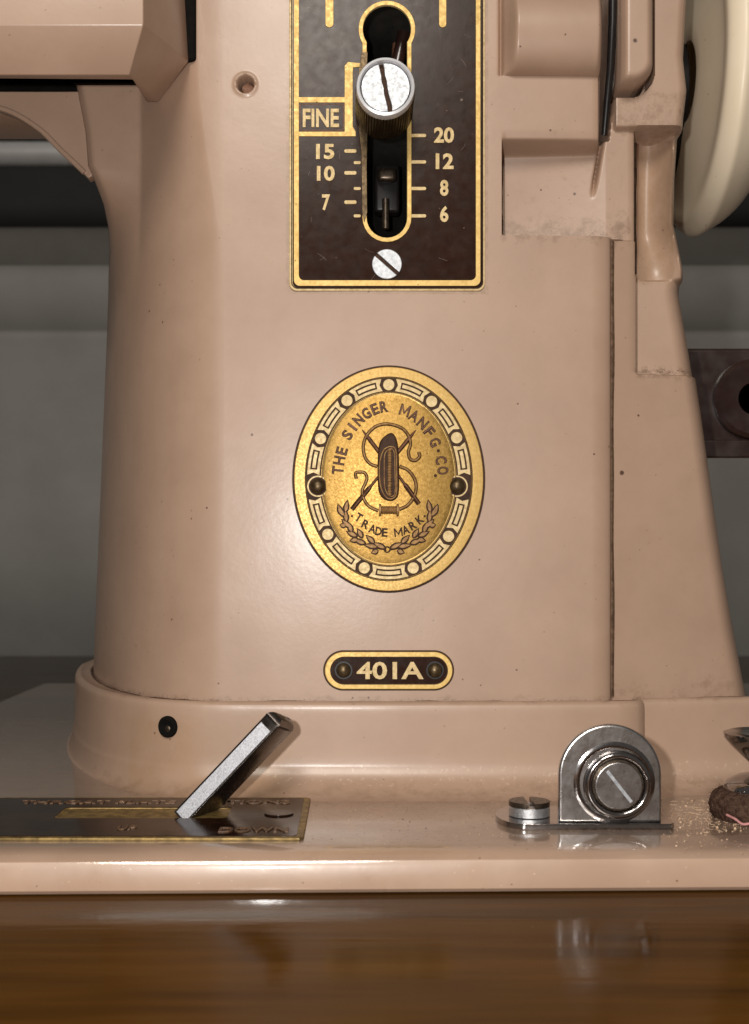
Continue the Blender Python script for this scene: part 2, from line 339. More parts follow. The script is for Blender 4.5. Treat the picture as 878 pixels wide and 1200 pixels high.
# column -----------------------------------------------------------
silL = np.array([(60, 80), (97, 87), (150, 97), (176, 99), (190, 100), (207, 108), (237, 121), (266, 129.5), (295, 133.5), (353, 132.5), (470, 125.5), (587, 118.5), (704, 112.5), (803, 107), (860, 104)], float)
silR = np.array([(-40, 803), (0, 802), (75, 798), (112, 802), (146, 798), (210, 794), (262, 793), (304, 802), (326, 806), (412, 821), (487, 833), (575, 846), (667, 860), (737, 873), (820, 890), (870, 900)], float)
rows = np.concatenate([np.arange(-60, 465, 1.3), np.arange(465, 850, 4.0)])
NB = 200; colsB = np.linspace(262, 575, NB); NRt = 235; NL = 56
dS = 75.0; PD = 15.0
def left_profile(Y):
    wl = float(sst(172, 350, np.array(Y)))          # 0 upper panel, 1 rounded column
    ds = PD*(1-wl)+dS*wl
    yi = CY+(Y-CY)/(1+ds/300)
    px = np.interp(yi, silL[:, 0], silL[:, 1]); Xs = ux(px, ds)
    Xf = 232+30*sst(60, 350, np.array(Y)) - 4*sst(500, 820, np.array(Y))
    # rounded shape (lower)
    t = np.linspace(0.93, 0, NL-2); AA = (Xf-Xs)/0.85
    XA = Xf-AA*t; dA = 3.0*0.2*AA*(1-np.sqrt(1-t**2))
    # panel shape (upper)
    u = 1-t/0.93; X2 = ux(165, PD); 
    XB = Xs+(Xf-Xs)*u; dB = np.where(XB < X2, PD-1.0*(XB-Xs)/max(X2-Xs, 1), (PD-1.0)*np.clip(1-(XB-X2)/(Xf-X2), 0, 1)**1.45)
    dB = dB + 2.0*np.exp(-((XB-Xs)/5.0)**2)
    X = XA*wl+XB*(1-wl); d = dA*wl+dB*(1-wl)
    X = np.concatenate([[X[0]+18, X[0]+3], X]); d = np.concatenate([[160, max(d[0]+22, 60)], d])
    return X, d
def rb_sdf(X, Y, x0, y0, x1, y1, r):
    qx = np.abs(X-(x0+x1)/2)-(x1-x0)/2+r; qy = np.abs(Y-(y0+y1)/2)-(y1-y0)/2+r
    return np.minimum(np.maximum(qx, qy), 0)+np.hypot(np.maximum(qx, 0), np.maximum(qy, 0))-r
def front_depth(X, Y, XR):
    d = 1.3*((X-480)/250)**2*sst(60, 0, np.abs(X-480)-250) if False else 0.9*((X-470)/240)**2
    base = d.copy()
    def mix(d, v, m): return d*(1-m)+v*m
    # panel right of the front face
    K = base+4.8+(X-722)*0.035
    d = d+2.6*(1-np.sqrt(np.clip(1-np.clip((X-694)/(720-694.0), 0, 1)**2, 0, 1)))*sst(270, 274, Y)
    K = K+1.0*(1-np.sqrt(np.clip(1-np.clip((X-743)/(756-743.0), 0, 1)**2, 0, 1)))*sst(434, 430, Y)
    d = mix(d, K, sst(717, 724, X))
    # sunk plate (I) with sharp step
    d = mix(d, 13.5+0*X, sst(754, 756.5, X)*sst(433, 430, Y))
    # upper right: everything above the front panel
    top = sst(275, 271.5, Y)
    G = 8.0+1.5*(1-np.sqrt(np.clip(1-np.clip((X-744)/(755-744.0), 0, 1)**2, 0, 1)))
    ph = np.clip((Y-163)/(274-163), 0, 1)
    C = 9.0+4.5*ph*(1-ph/2)
    up = mix(C, G, (np.clip((X-592)/(718-592.0),0,1)**1.4))
    up = mix(base, up, sst(588.5, 591, X))
    d = mix(d, up, top*sst(588, 590, X))
    # flat block B over the recess
    edge = np.where(Y > 148, 1.0, 1.0)
    mB = sst(170, 161, Y)*sst(710, 702, X)
    d = mix(d, base+1.8*(1-np.sqrt(np.clip(1-np.clip((X-694)/(710-694.0), 0, 1)**2, 0, 1)))*sst(586, 592, X)+1.6*(1-np.sqrt(np.clip(1-np.clip((Y-150)/16.0, 0, 1)**2, 0, 1)))*sst(588, 594, X), mB)
    # cylinder lobe A
    yy = np.clip(1-((Y-38)/50.0)**2, 0, 1)
    lobe = np.sqrt(yy)*sst(586, 604, X)*sst(713, 696, X)
    d = d-7.0*lobe*(X < 715)
    d = d+1.5*np.exp(-((X-587.5)/2.0)**2)*(np.abs(Y-30) < 58)
    # block round the boss, strip to the right
    d = mix(d, 6.0+0*X, sst(726, 729, X)*sst(141, 137, Y))
    # deep slot D
    sl = 727-(Y > 100)*(Y-100)*0.12
    d = mix(d, 24+0*X, sst(709, 711.5, X)*sst(sl+1.5, sl-1, X)*sst(153, 147, Y))
    d = d+3.0*np.exp(-((X-(714-(Y-150)*0.17))/2.2)**2)*sst(148, 152, Y)*sst(222, 190, Y)*(Y < 230)
    # boss E
    sd = rb_sdf(X, Y, 690, -120, 768, 97, 26)
    ins = (sd < 0)*sst(727, 729, X)
    dE = -1.0+5.0*(1-np.sqrt(np.clip(1-np.clip(1+sd/11.0, 0, 1)**2, 0, 1)))+2.0*np.exp(-((X-728)/4)**2)
    d = mix(d, dE, ins)
    gr = (sd >= 0)*(sd < 6.5)*sst(727, 729, X)
    d = mix(d, 16+0*X, gr)
    # vertical cove H under the block
    tH = np.clip((X-753)/(XR-8-753), 0, 1)
    H = 11.0+7.5*np.sin(math.pi*np.clip(tH, 0, 1))**0.7*(0.55+0.45*sst(310, 250, Y))
    d = mix(d, H, sst(752.5, 755, X)*sst(137, 141, Y)*sst(316, 312, Y))
    # small waist on strip
    # rounding to the right silhouette
    r = 30.0-16*sst(330, 300, Y); t = np.clip((X-(XR-r))/r, 0, 1)
    d = d+(12.0-7*sst(330, 300, Y))*(1-np.sqrt(np.clip(1-t*t, 0, 1)))
    # cavity behind the stitch plate
    cav = sst(420, 421.5, X)*sst(488, 486.5, X)*sst(292, 290, Y)
    d = d+21*cav
    # tapped hole upper left
    rr = np.hypot(X-287.5, Y-97.5)
    d = d+6.5*sst(9.8, 8.2, rr)-0.28*np.exp(-((rr-12.2)/1.8)**2)+0.25*np.exp(-((rr-9.5)/1.2)**2)
    return d
R = len(rows); C = NL+NB+NRt+2
pts = np.zeros((R, C, 3))
for i, Y in enumerate(rows):
    XL, dL = left_profile(Y)
    yi = CY+(Y-CY)/1.04; XRr = ux(np.interp(yi, silR[:, 0], silR[:, 1]), 12)
    xr = np.concatenate([np.linspace(575, 776, NRt-34)[1:], np.linspace(776, XRr, 36)[1:]])
    xm = np.concatenate([np.linspace(XL[-1], 262, 2)[1:], colsB[1:], xr])
    dm = front_depth(xm, np.full_like(xm, Y), XRr)
    blend0 = front_depth(XL[2:], np.full(NL-2, Y), XRr)
    dL = dL.copy(); dL[2:] += np.minimum(blend0, 1.2)
    X = np.concatenate([XL, xm, [XRr-1.0]]); d = np.concatenate([dL, dm, [120]])
    X = X[:C]; d = d[:C]
    if len(X) < C: X = np.append(X, [X[-1]]*(C-len(X))); d = np.append(d, [d[-1]]*(C-len(d)))
    pts[i, :, 0] = (X-CX)*U; pts[i, :, 1] = d*0.001; pts[i, :, 2] = (CY-Y)*U
column = grid_mesh('column', pts, M['paint'], root, ang=50)

# flange round the foot of the column ------------------------------------
def foot_path():
    XL, dL = left_profile(822.0); keep = slice(2, None)
    P0 = [(XL[2]-1, 150.0), (XL[2]-0.8, 130.0), (XL[2]-0.5, 115.0)]
    P0 += [(x, dd+0.9*min(1, 1)) for x, dd in zip(XL[keep][::2], dL[keep][::2])]
    P0 += [(x, 0.9*((x-470)/240)**2) for x in np.arange(262, 741, 20)]
    P0 += [(741, 1.2), (744, 2.2), (747, 4.4), (750, 5.4), (754, 5.8)]
    P0 += [(x, 5.8+(x-754)*0.03) for x in np.arange(775, 1000, 25)]
    return np.array([(a, b) for a, b in P0])
fp = foot_path(); fw = np.stack([fp[:, 0]*0.2, fp[:, 1]], 1)     # mm
tg = np.gradient(fw, axis=0); tg /= np.linalg.norm(tg, axis=1)[:, None]
nrm = np.stack([tg[:, 1], -tg[:, 0]], 1)
leftw = sst(60, 20, fw[:, 0]*1.0)                                  # wider set-out round the left end
secs = [(-4, 832), (0.35, 831), (0.40, 826), (0.5, 822), (0.8, 820.6), (1.5, 821.4), (2.1, 824), (2.4, 829), (2.45, 845), (2.5, 870), (2.6, 888), (3.0, 899), (4.6, 909), (7.0, 916), (10, 921.5), (13, 925), (16, 926.6), (18.5, YD+0.3)]
secs_f = catmull([(a, b, 0) for a, b in secs], 4)
pts = np.zeros((len(secs_f), len(fw), 3))
for i, (o, Y, _) in enumerate(secs_f):
    k = 1.0 if o < 0 else 1.0+0.0*leftw
    oo = o*k + (leftw*2.6 if o > 0.5 else 0)
    if o > 3: oo = 3+(o-3)*(0.62-0.50*leftw)+leftw*2.6
    q = fw+nrm*(oo[:, None] if hasattr(oo, 'shape') and np.ndim(oo) else oo)
    pts[i, :, 0] = (q[:, 0]/0.2-CX)*U; pts[i, :, 1] = (q[:, 1]-1.0)*0.001; pts[i, :, 2] = (CY-Y)*U
grid_mesh('base_flange', pts[::-1], M['paint'], root, ang=60)

# bed ---------------------------------------------------------------------
bprof = [(255, YT-0.6), (255, YD+4), (251, YD), (-40, YD), (-54, YD), (-57.5, YD+1.0), (-60, YD+3.5), (-61.6, YD+8), (-62.2, YD+14), (-62.2, YT-5), (-61.6, YT-1.5), (-59.5, YT-0.4)]
bs = []
for i in range(len(bprof)-1):
    a, b = bprof[i], bprof[i+1]; bs.append(a)
bs.append(bprof[-1])
xs = np.linspace(-250, 1300, 60); pts = np.zeros((len(bs), len(xs), 3))
for i, (d, Y) in enumerate(bs):
    dd = d+yawd(xs)*(1 if d < -45 else 0)
    pts[i, :, 0] = (xs-CX)*U; pts[i, :, 1] = dd*0.001; pts[i, :, 2] = (CY-Y)*U
grid_mesh('bed', pts[::-1], M['bedpaint'], root, ang=32)

# arm ---------------------------------------------------------------------
dW = 19.0
curve = catmull([(-260, 112, 0), (-120, 114, 0), (-40, 119, 0), (0, 128, 0), (22, 137, 0), (45, 152, 0), (56, 162, 0), (69.5, 176, 0), (86, 191.5, 0), (97, 202, 0), (103, 208.5, 0)], 5)[:, :2]
outl = [(ux(a, dW), uy(b, dW)) for a, b in curve]
poly = outl+[(ux(108, dW), uy(206, dW)), (ux(118, dW), uy(100, dW)), (ux(118, dW), uy(107, dW)), (ux(-260, dW), uy(107, dW))]
flat('arm_front_web', [poly], 20, 'paint', root, lambda x, y, z: W(x, -y, dW+4-z*0.2), bevel=1.5, res=2)
path = [W(x+1, y-1, dW-0.2) for x, y in outl[:-4]]
tube('web_bead', path, 0.0007, 'paint', root, n=10)
yb = uy(163.5, 44)
box('arm_underside', -0.30, 0.0235, (CY-yb)*U, (ux(100, 22)-CX)*U, 0.0445, (CY-(-120))*U, 'paint', root, bev=0.001)
box('gap_shade', -0.30, 0.0215, (CY-uy(108, 20))*U, (ux(96, 20)-CX)*U, 0.0230, (CY-(-60))*U, 'void', root)  # dull black strips added to paint the shade in the cover's gaps
box('gap_shade', (ux(87, 14)-CX)*U, 0.0135, (CY-uy(97, 13.5))*U, (ux(160, 14)-CX)*U, 0.0150, (CY-(-60))*U, 'void', root)
box('gap_shade', (ux(205, 2)-CX)*U, -0.0002, (CY-70)*U, (229.5-CX)*U, 0.006, (CY+70)*U, 'void', root, bev=0.0008)  # black strip paints the shadow beside the cover's end
# lamp cover in front of the arm: faceted right end
def FP(px, py, d): return Vector(P(px, py, d))
cv = dict(
 t0=FP(-260, -70, -33), t1=FP(168, -70, -33), a0=FP(-260, 29, -32), a1=FP(168, 29, -32), c0=FP(-260, 88, -26), c1=FP(152, 88, -26),
 r0=FP(213, -70, -1), b=FP(221, 72, -0.5), e=FP(186, 119, 8.5), dd=FP(172, 119, 9.5),
 u0=FP(-260, 88, -26)+Vector((0, 0.003, 0.0008)), u1=FP(152, 88, -26)+Vector((0, 0.004, 0.0006)),
 k0=FP(-260, -70, -33)+Vector((0, 0.07, 0)), k1=FP(214, -70, 10)+Vector((0, 0.04, 0)), kb=FP(221, 72, -0.5)+Vector((-0.004, 0.005, 0)))
names = list(cv); V = [cv[n] for n in names]; ix = {n: i for i, n in enumerate(names)}
Fs = [('t0', 'a0', 'a1', 't1'), ('a0', 'c0', 'c1', 'a1'), ('t1', 'a1', 'b', 'r0'), ('a1', 'c1', 'dd', 'e', 'b'), ('c0', 'u0', 'u1', 'c1'), ('c1', 'u1', 'dd'), ('r0', 'b', 'kb', 'k1'), ('b', 'e', 'kb'), ('t0', 't1', 'r0', 'k1', 'k0')]
me = bpy.data.meshes.new('arm_cover'); me.from_pydata(V, [], [[ix[n] for n in f] for f in Fs])
b = bmesh.new(); b.from_mesh(me); bmesh.ops.recalc_face_normals(b, faces=b.faces)
ed = [e for e in b.edges if len(e.link_faces) == 2]
bmesh.ops.bevel(b, geom=ed, offset=0.0009, segments=4, profile=0.5, affect='EDGES', clamp_overlap=True)
b.to_mesh(me); b.free(); finish(me, 'paint', 40); link('arm_cover', me, root)

# handwheel -----------------------------------------------------------------
wc = W(0, 12, 46); Xw = 856.0
prof = [(58, 872), (60, 862), (150, 868), (176, 867), (186, 868), (194, 873), (200, 880), (202, 887), (197, 897), (184, 917), (166, 935), (135, 955), (90, 970), (60, 975)]
pf = catmull([(a, b, 0) for a, b in prof], 4)
lathe('hand_wheel', [(a*U, (b-CX)*U) for a, b, _ in pf], (0, wc[1], wc[2]), (1, 0, 0), 'cream', root, n=128, ang=40)
lathe('wheel_shaft_shade', [(a*U, (b-CX)*U) for a, b in [(0, 790), (110, 790), (110, 866), (60, 866)]], (0, wc[1]+0.02, wc[2]), (1, 0, 0), 'black', root, n=40)  # black tone puts the gap's shadow into the shaft's colour
# brown connector housing on the right -----------------------------------------
d0 = 62.0
def hm(x, y, z): return P(x, -y, d0-z*0.2)
V0 = catmull([(770, 404), (822, 405), (850, 405), (900, 402), (980, 400)], 1)
ch = flat('motor_bracket', [rrect(780, 408, 985, 533, 10)], 60, 'bakelite', root, lambda x, y, z: W(ux(x, d0), uy(-y, d0), d0+12-z*0.2), bevel=4, res=3)
lathe('round_boss', [(0, 0), (0.0042, 0.0), (0.0046, 0.002), (0.0100, 0.0026), (0.0112, 0.0018), (0.0115, -0.001)], P(882, 468, d0), (0, -1, 0), 'bakelite', ch, n=48)
flat('bracket_ledge', [rrect(800, 516, 985, 537, 4)], 10, 'bakelite', ch, lambda x, y, z: W(ux(x, d0), uy(-y, d0), d0-z*0.2), bevel=2, res=2)

# thin black lever in the slot --------------------------------------------------
tube('slot_lever', [W(722, -60, 3), W(721, 20, 3), W(719.5, 70, 4), W(717, 110, 5.5), W(715.5, 146, 7.5)], lambda t: 0.0011-0.0004*t, 'black', root, n=12)
tube('lever_edge', [W(726.5, -60, 4), W(726.5, 40, 4), W(724, 85, 4.5), W(722, 105, 6)], 0.0003, 'chrome', root, n=8)

# ------------------------------------------------------------------ stitch length plate
pl = flat('stitch_plate', [rrect(339, -40, 568.5, 341, 9), ], 1.5, 'brasspale', root, face_map(0.0), bevel=0.5, res=2)
bpy.data.objects.remove(pl)
def keyhole(gr, n=14):
    R_ = 28+gr; r_ = 23.5+gr; cx = 453.5; pts = []
    yj = 35+math.sqrt(max(R_*R_-r_*r_, 1))
    a0 = math.atan2(yj-35, r_)
    for i in range(n*2+1):
        a = a0-(math.pi+2*a0)*i/(n*2); pts.append((cx+R_*math.cos(a), 35+R_*math.sin(a)))
    for i in range(n+1):
        a = math.pi-math.pi*i/n; pts.append((cx+r_*math.cos(a), 255.5+r_*math.sin(a)))
    return pts
K0 = keyhole(0)
pl = flat('stitch_plate', [rrect(339, -40, 568.5, 341, 9), K0], 3.0, 'paint', root, face_map(-0.35), bevel=0.6, res=2)
finish(pl.data, M['brasspale'], 35)
flat('enamel_field', [rrect(343, -40, 565.5, 337.5, 7), keyhole(0.3)], 0.7, 'brown', pl, face_map(0.28), bevel=0.15)
flat('border_line', [rrect(344.5, -39, 563, 335.5, 7), rrect(350.5, -38, 557.5, 328.8, 6)], 1.0, 'brassline', pl, face_map(0.36), bevel=0.3, res=2)
flat('outer_groove', [rrect(341.3, -39.5, 566.3, 338.6, 8), rrect(342.3, -39.2, 565.3, 337.6, 7.5)], 0.6, 'patina', pl, face_map(0.32), bevel=0.05)
flat('slot_border', [keyhole(5.2), keyhole(0.2)], 1.4, 'brassline', pl, face_map(0.36), bevel=0.35, res=2)
flat('worn_slot_edge', [[(424, 62), (431, 62), (430, 90), (431, 140), (430, 200), (430.5, 250), (427, 262), (424.5, 250), (423.5, 180), (420, 150), (419, 110), (421, 80)]], 1.9, 'knurl', pl, face_map(0.36), bevel=0.4, res=2)
flat('fine_frame', [[(350, 114.6), (404, 114.6), (404, 78), (408, 73.5), (424, 75), (424, 79), (414, 80), (413.5, 86), (413.5, 149), (417, 155), (417, 160.5), (350, 160.5), (350, 155), (404, 155), (404, 121), (350, 121)]], 1.2, 'brassline', pl, face_map(0.36), bevel=0.3, res=2)
flat('word_box_line', [rrect(351.2, 122.2, 403.2, 153.8, 3), rrect(352.2, 123.2, 402.2, 152.8, 2.5)], 0.5, 'bronze', pl, face_map(0.37))
fm = face_map(0.37)
text_box('word_fine', 'FINE', 355, 128.3, 397.5, 150, 'brasspale', pl, fm, 1.3, 0.75)
for s, x0, y0, x1, y1 in (('15', 370.5, 169.5, 392, 187.5), ('10', 371.5, 195, 392.5, 213), ('7', 377.5, 228.5, 387, 247.5),
                          ('20', 508.5, 150, 532, 168.5), ('12', 510.5, 180.5, 531.5, 199), ('8', 515.5, 211.5, 525.5, 230.5), ('6', 515.5, 242, 525.5, 261)):
    text_box('numeral', s, x0, y0, x1, y1, 'brasspale', pl, fm, 1.3, 0.8)
def tick(x0, y0, x1, y1, m='brasspale'):
    return flat('tick_mark', [rrect(x0, y0, x1, y1, min(x1-x0, y1-y0)/2.3, 3)], 1.2, m, pl, fm, bevel=0.3)
for y in (177.7, 203.3, 237.6): tick(403.5, y-2.2, 418, y+2.2)
for y in (191.3, 221.6, 253.6): tick(414.5, y-1.8, 423, y+1.8)
for y in (159.5, 190.5, 221.6, 253.6): tick(481.5, y-2.0, 499.5, y+2.0)
tick(381.5, -30, 391, 33, 'brassline'); tick(514.5, -30, 523, 33, 'brassline')
# screw at the plate's foot
def slotted_screw(name, X, Y, h, r, slotang, m, parent, thick=1.2, sw=2.6, fmapf=face_map, dome=0.25, slotm='patina'):
    # head made of two segments either side of a real slot
    n = 40; ca, sa = math.cos(slotang), math.sin(slotang)
    first = None
    for sgn in (1, -1):
        lp = []
        a_ = math.asin(min(0.99, sw/2/r))
        for i in range(n+1):
            a = a_+(math.pi-2*a_)*i/n
            lx, ly = r*math.cos(a), r*math.sin(a)*sgn
            lp.append((X+lx*ca-ly*sa, Y+lx*sa+ly*ca))
        if first is None: base = flat(name, [ell(X, Y, r*0.97, n=40)], 0.5, slotm, parent, fmapf(h), bevel=0.1); first = base
        flat('head_half', [lp], thick*5, m, base if parent is root else parent, fmapf(h+0.05), bevel=0.8, res=2)
    return first
slotted_screw('plate_screw', 453.5, 310.3, 0.4, 17.5, math.radians(41), 'zinc', pl, thick=0.5, sw=4.0)
# knob sliding in the slot
kd = 17.0; kx, ky = ux(452, -kd), uy(101.5, -kd); kr = 34.3*(1-kd/300)
kn = lathe('length_knob', [(kr*U*0.2, -0.0005), (kr*U*0.93, -0.0005), (kr*U*0.985, 0.0), (kr*U, 0.0006), (kr*U, 0.0142), (kr*U*0.97, 0.0144), (0, 0.0144)],
      W(kx, ky, -0.6), (0, -1, 0), 'knurl', root, n=180, wob=lambda t, j: (1.0+0.03*(1 if int(round(t/(2*math.pi)*180)) % 3 else -1)) if j in (3, 4) else 1.0)
lathe('knob_rim', [(kr*U*1.012, 0.0), (kr*U*1.012, 0.0018), (kr*U*0.985, 0.0024), (kr*U*0.90, 0.0026), (kr*U*0.865, 0.0021), (kr*U*0.86, 0.0)], W(kx, ky, -kd+2.2), (0, -1, 0), 'rimsteel', kn, n=90)
def knob_head():
    r = kr*0.83; sw = 5.0; a_ = math.asin(sw/2/r); ang = math.radians(79); ca, sa = math.cos(ang), math.sin(ang)
    for sgn in (1, -1):
        lp = []
        for i in range(41):
            a = a_+(math.pi-2*a_)*i/40; lx, ly = r*math.cos(a), r*math.sin(a)*sgn
            lp.append((kx+lx*ca-ly*sa, ky+lx*sa+ly*ca))
        for j in range(7):   # ragged slot edge
            t = (-1+2*(j+0.5)/7)*r*0.9; lx, ly = t, sgn*(sw/2+random.uniform(-0.7, 0.9))
            lp.append((kx+lx*ca-ly*sa, ky+lx*sa+ly*ca))
        flat('screw_half', [lp], 6, 'zinc', kn, lambda x, y, z: W(x, -y, -kd+1.6-z*0.2), bevel=0.5, res=2)
    flat('slot_floor', [ell(kx, ky, r*1.03)], 0.5, 'patina', kn, lambda x, y, z: W(x, -y, -kd+1.7-z*0.2))
knob_head()
# parts inside the slot
ins = box('slider_block', (440-CX)*U, 0.009, (CY-236)*U, (470-CX)*U, 0.014, (CY-178)*U, 'black', root, bev=0.0008)
box('slider_clip', (443-CX)*U, 0.0060, (CY-203)*U, (466-CX)*U, 0.0085, (CY-186)*U, 'darksteel', ins, bev=0.001)
tube('guide_pin', [W(453, 222, 8), W(453, 258, 8)], 0.0009, 'darksteel', ins, n=12)
tube('inner_lever', [W(476, 14, 12), W(466, 60, 12), W(458, 90, 12)], 0.0016, 'bakelite', root, n=12)
tube('inner_rod', [W(470, 18, 17), W(466, 100, 17)], 0.0016, 'bronze', root, n=12)
box('cavity_floor', (421-CX)*U, 0.0195, (CY-291)*U, (487-CX)*U, 0.0205, (CY+60)*U, 'void', root)
lathe('hole_screw', [(0, 0.0), (0.0013, 0.0), (0.0014, -0.0004), (0.0017, -0.001)], W(289, 98, 3.2), (0, -1, 0), 'bronze', root, n=24)

# ------------------------------------------------------------------ oval badge
BX, BY = 455.6, 561.5
def dish(X, Y):
    q = ((X-BX)/77.5)**2+((Y-BY)/100.0)**2
    return -1.05*max(0.0, 1-q)
def loopE(a, b, n=96): return ell(BX, BY, a, b, n)
# body rings as (a, b, height mm)
rings = [(110.8, 131.2, -0.2), (110.8, 131.2, 0.65), (110.0, 130.4, 0.85), (98.2, 119.6, 0.95), (97.2, 118.6, 0.95), (96.4, 117.8, 0.70), (79.8, 102.2, 0.70), (79.0, 101.4, 0.95), (77.6, 100.0, 0.98), (76.5, 98.8, 0.85)]
for q in (0.97, 0.92, 0.85, 0.75, 0.6, 0.45, 0.3, 0.15, 0.02): rings.append((77.5*q, 100*q, 0.85+1.05*(1-q*q)))
V, F = [], []; n = 128
for a, b_, h in rings:
    for i in range(n):
        t = 2*math.pi*i/n; V.append(W(BX+a*math.cos(t), BY+b_*math.sin(t), -h))
for r in range(len(rings)-1):
    for i in range(n): F.append((r*n+i, r*n+(i+1) % n, (r+1)*n+(i+1) % n, (r+1)*n+i))
F.append(tuple((len(rings)-1)*n+i for i in range(n)))
badge = make('oval_badge', V, F, 'brass', root, ang=40)
V2 = [v for v in V[9*n:]]; V2 = [Vector(v)+Vector((0, -0.00004, 0)) for v in V2]; R2 = len(rings)-9
F2 = [(r*n+i, r*n+(i+1) % n, (r+1)*n+(i+1) % n, (r+1)*n+i) for r in range(R2-1) for i in range(n)]+[tuple((R2-1)*n+i for i in range(n))]
make('domed_field', V2, F2, 'brassfield', badge, ang=60)
flat('dark_surround', [loopE(113.2, 133.4), loopE(108, 129)], 0.6, 'patina', badge, face_map(-0.05))
flat('band_ground', [loopE(96.6, 118.0), loopE(79.6, 102.0)], 0.3, 'patina', badge, face_map(0.69))
flat('band_line', [loopE(98.2, 119.7), loopE(97.2, 118.7)], 0.3, 'patina', badge, face_map(0.93))
flat('band_line', [loopE(78.6, 101.2), loopE(77.8, 100.4)], 0.3, 'patina', badge, face_map(0.96))
bm = face_map(0.72)
Z3 = lambda x, y: (330+x/3.512, 420+y/3.512)
nodes = [Z3(*p) for p in ((441, 110), (622, 170), (720, 328), (722, 527), (687, 733), (541, 862), (342, 858), (187, 728), (150, 527), (155, 328), (265, 167))]
AM, BM = 88.2, 110.0
def ang_of(x, y): return math.atan2((y-BY)/BM, (x-BX)/AM)
angs = [ang_of(*p) for p in nodes]
def band_pt(a, off):      # off in units outward
    x, y = AM*math.cos(a), BM*math.sin(a); nx, ny = x/AM**2, y/BM**2; l = math.hypot(nx, ny)
    return BX+x+nx/l*off, BY+y+ny/l*off
def ds(a): return math.hypot(AM*math.sin(a), BM*math.cos(a))
for i, a in enumerate(angs):
    if i in (3, 8): continue
    x, y = band_pt(a, 0)
    flat('ornament_disc', [ell(x, y, 6.7, n=28)], 1.6, 'brasspale', badge, bm, bevel=0.4, res=2)
for i in range(11):
    a0, a1 = angs[i], angs[(i+1) % 11]
    while a1 < a0: a1 += 2*math.pi
    g0 = (15.0 if i in (3, 8) else 9.2)/ds(a0); g1 = (15.0 if (i+1) % 11 in (3, 8) else 9.2)/ds(a1)
    b0, b1 = a0+g0, a1-g1
    def strip(e, wd, k=14):
        s0, s1 = b0+e/ds(b0), b1-e/ds(b1); lp = [band_pt(s0+(s1-s0)*j/k, wd) for j in range(k+1)]
        return lp+[band_pt(s1+(s0-s1)*j/k, -wd) for j in range(k+1)]
    def notched(e, wd, k=14):   # ends hollowed to follow the discs
        s0, s1 = b0+e/ds(b0), b1-e/ds(b1); lp = [band_pt(s0+(s1-s0)*j/k, wd) for j in range(k+1)]
        lp += [band_pt(s1-3.0/ds(s1), 0)]
        lp += [band_pt(s1+(s0-s1)*j/k, -wd) for j in range(k+1)]
        lp += [band_pt(s0+3.0/ds(s0), 0)]
        return lp
    flat('ornament_frame', [notched(-1.5, 7.3), strip(5.2, 3.9)], 1.6, 'brasspale', badge, bm, bevel=0.3)
    flat('ornament_bar', [strip(6.8, 2.1)], 1.6, 'brasspale', badge, bm, bevel=0.3)
def rivet(x, y, r, parent, h=0.9, m='brass', ringc=True):
    pr = [(r*1.0*U, -0.0003)]+[(r*U*math.cos(t), r*U*0.75*math.sin(t)) for t in np.linspace(0, math.pi/2, 8)]
    lathe('rivet', pr, W(x, y, -h), (0, -1, 0), m, parent, n=32, ang=60)
for p in (nodes[3], nodes[8]):
    flat('rivet_seat', [ell(p[0], p[1], 12.6, n=36)], 1.0, 'brasspale', badge, bm, bevel=0.3)
    flat('rivet_patina_ring', [ell(p[0], p[1], 10.8, n=36)], 0.3, 'patina', badge, face_map(0.93))  # dark patina ring round each rivet
    rivet(p[0], p[1], 9.0, badge, 0.98, 'knurl')
# engraved lettering
def letter(ch, x, y, rot, h, wd, m='patina', bold=0.42, hh=0.93, thick=0.5):
    if ch == 'M':
        k = h*0.13+bold*0.9; wq = wd/2; q = h/2
        lp = [(-wq-k*.1, q), (-wq-k*.1, -q), (-wq+k*.8, -q), (0, q*0.15), (wq-k*.8, -q), (wq+k*.1, -q), (wq+k*.1, q), (wq-k*.9, q), (wq-k*.9, -q*0.30), (0, q*0.15+k*1.7), (-wq+k*.9, -q*0.30), (-wq+k*.9, q)]
        c, s = math.cos(rot), math.sin(rot)
        return flat('letter', [[(x+u*c-v*s, y+u*s+v*c) for u, v in lp]], thick, m, badge, face_map(hh-0.06, lambda X, Y: dish(X, Y)))
    me, sz = text_mesh(ch, h*1.38, bold, thick/2, 0.0)
    sy = h/sz[1] if ch not in '.' else 1.0; sx = wd/sz[0] if ch not in '.' else 1.0; c, s = math.cos(rot), math.sin(rot)
    for v in me.vertices:
        X, Y = v.co.x*sx, v.co.y*sy; v.co.x = x+X*c+Y*s; v.co.y = -y-X*s+Y*c
    remap(me, face_map(hh-0.06, lambda X, Y: dish(X, Y))); finish(me, m, 30); me.name = 'letter'; return link('letter', me, badge)
def arc_letters(items, h, **k):
    for ch, zx, zy, rot, wd in items:
        x, y = Z3(zx, zy); letter(ch, x, y, math.radians(rot), h, wd, **k)
TOP = [('T', 232, 462, -84, 9.5), ('H', 238, 422, -79, 10), ('E', 248, 383, -74, 8.5), ('S', 271, 317, -58, 9), ('I', 292, 284, -52, 3.2), ('N', 317, 255, -45, 10), ('G', 349, 229, -33, 9.5), ('E', 384, 211, -22, 8.5), ('R', 421, 201, -9, 9.5),
       ('M', 507, 216, 18, 11.5), ('A', 545, 238, 30, 11), ('N', 580, 269, 41, 10.5), ('F', 607, 304, 52, 8.5), ('G', 630, 347, 63, 9.5), ('.', 644, 382, 68, 3), ('C', 655, 420, 76, 9.5), ('O', 663, 463, 82, 9.5), ('.', 632, 484, 86, 3)]
arc_letters(TOP, 13.6, bold=0.75)
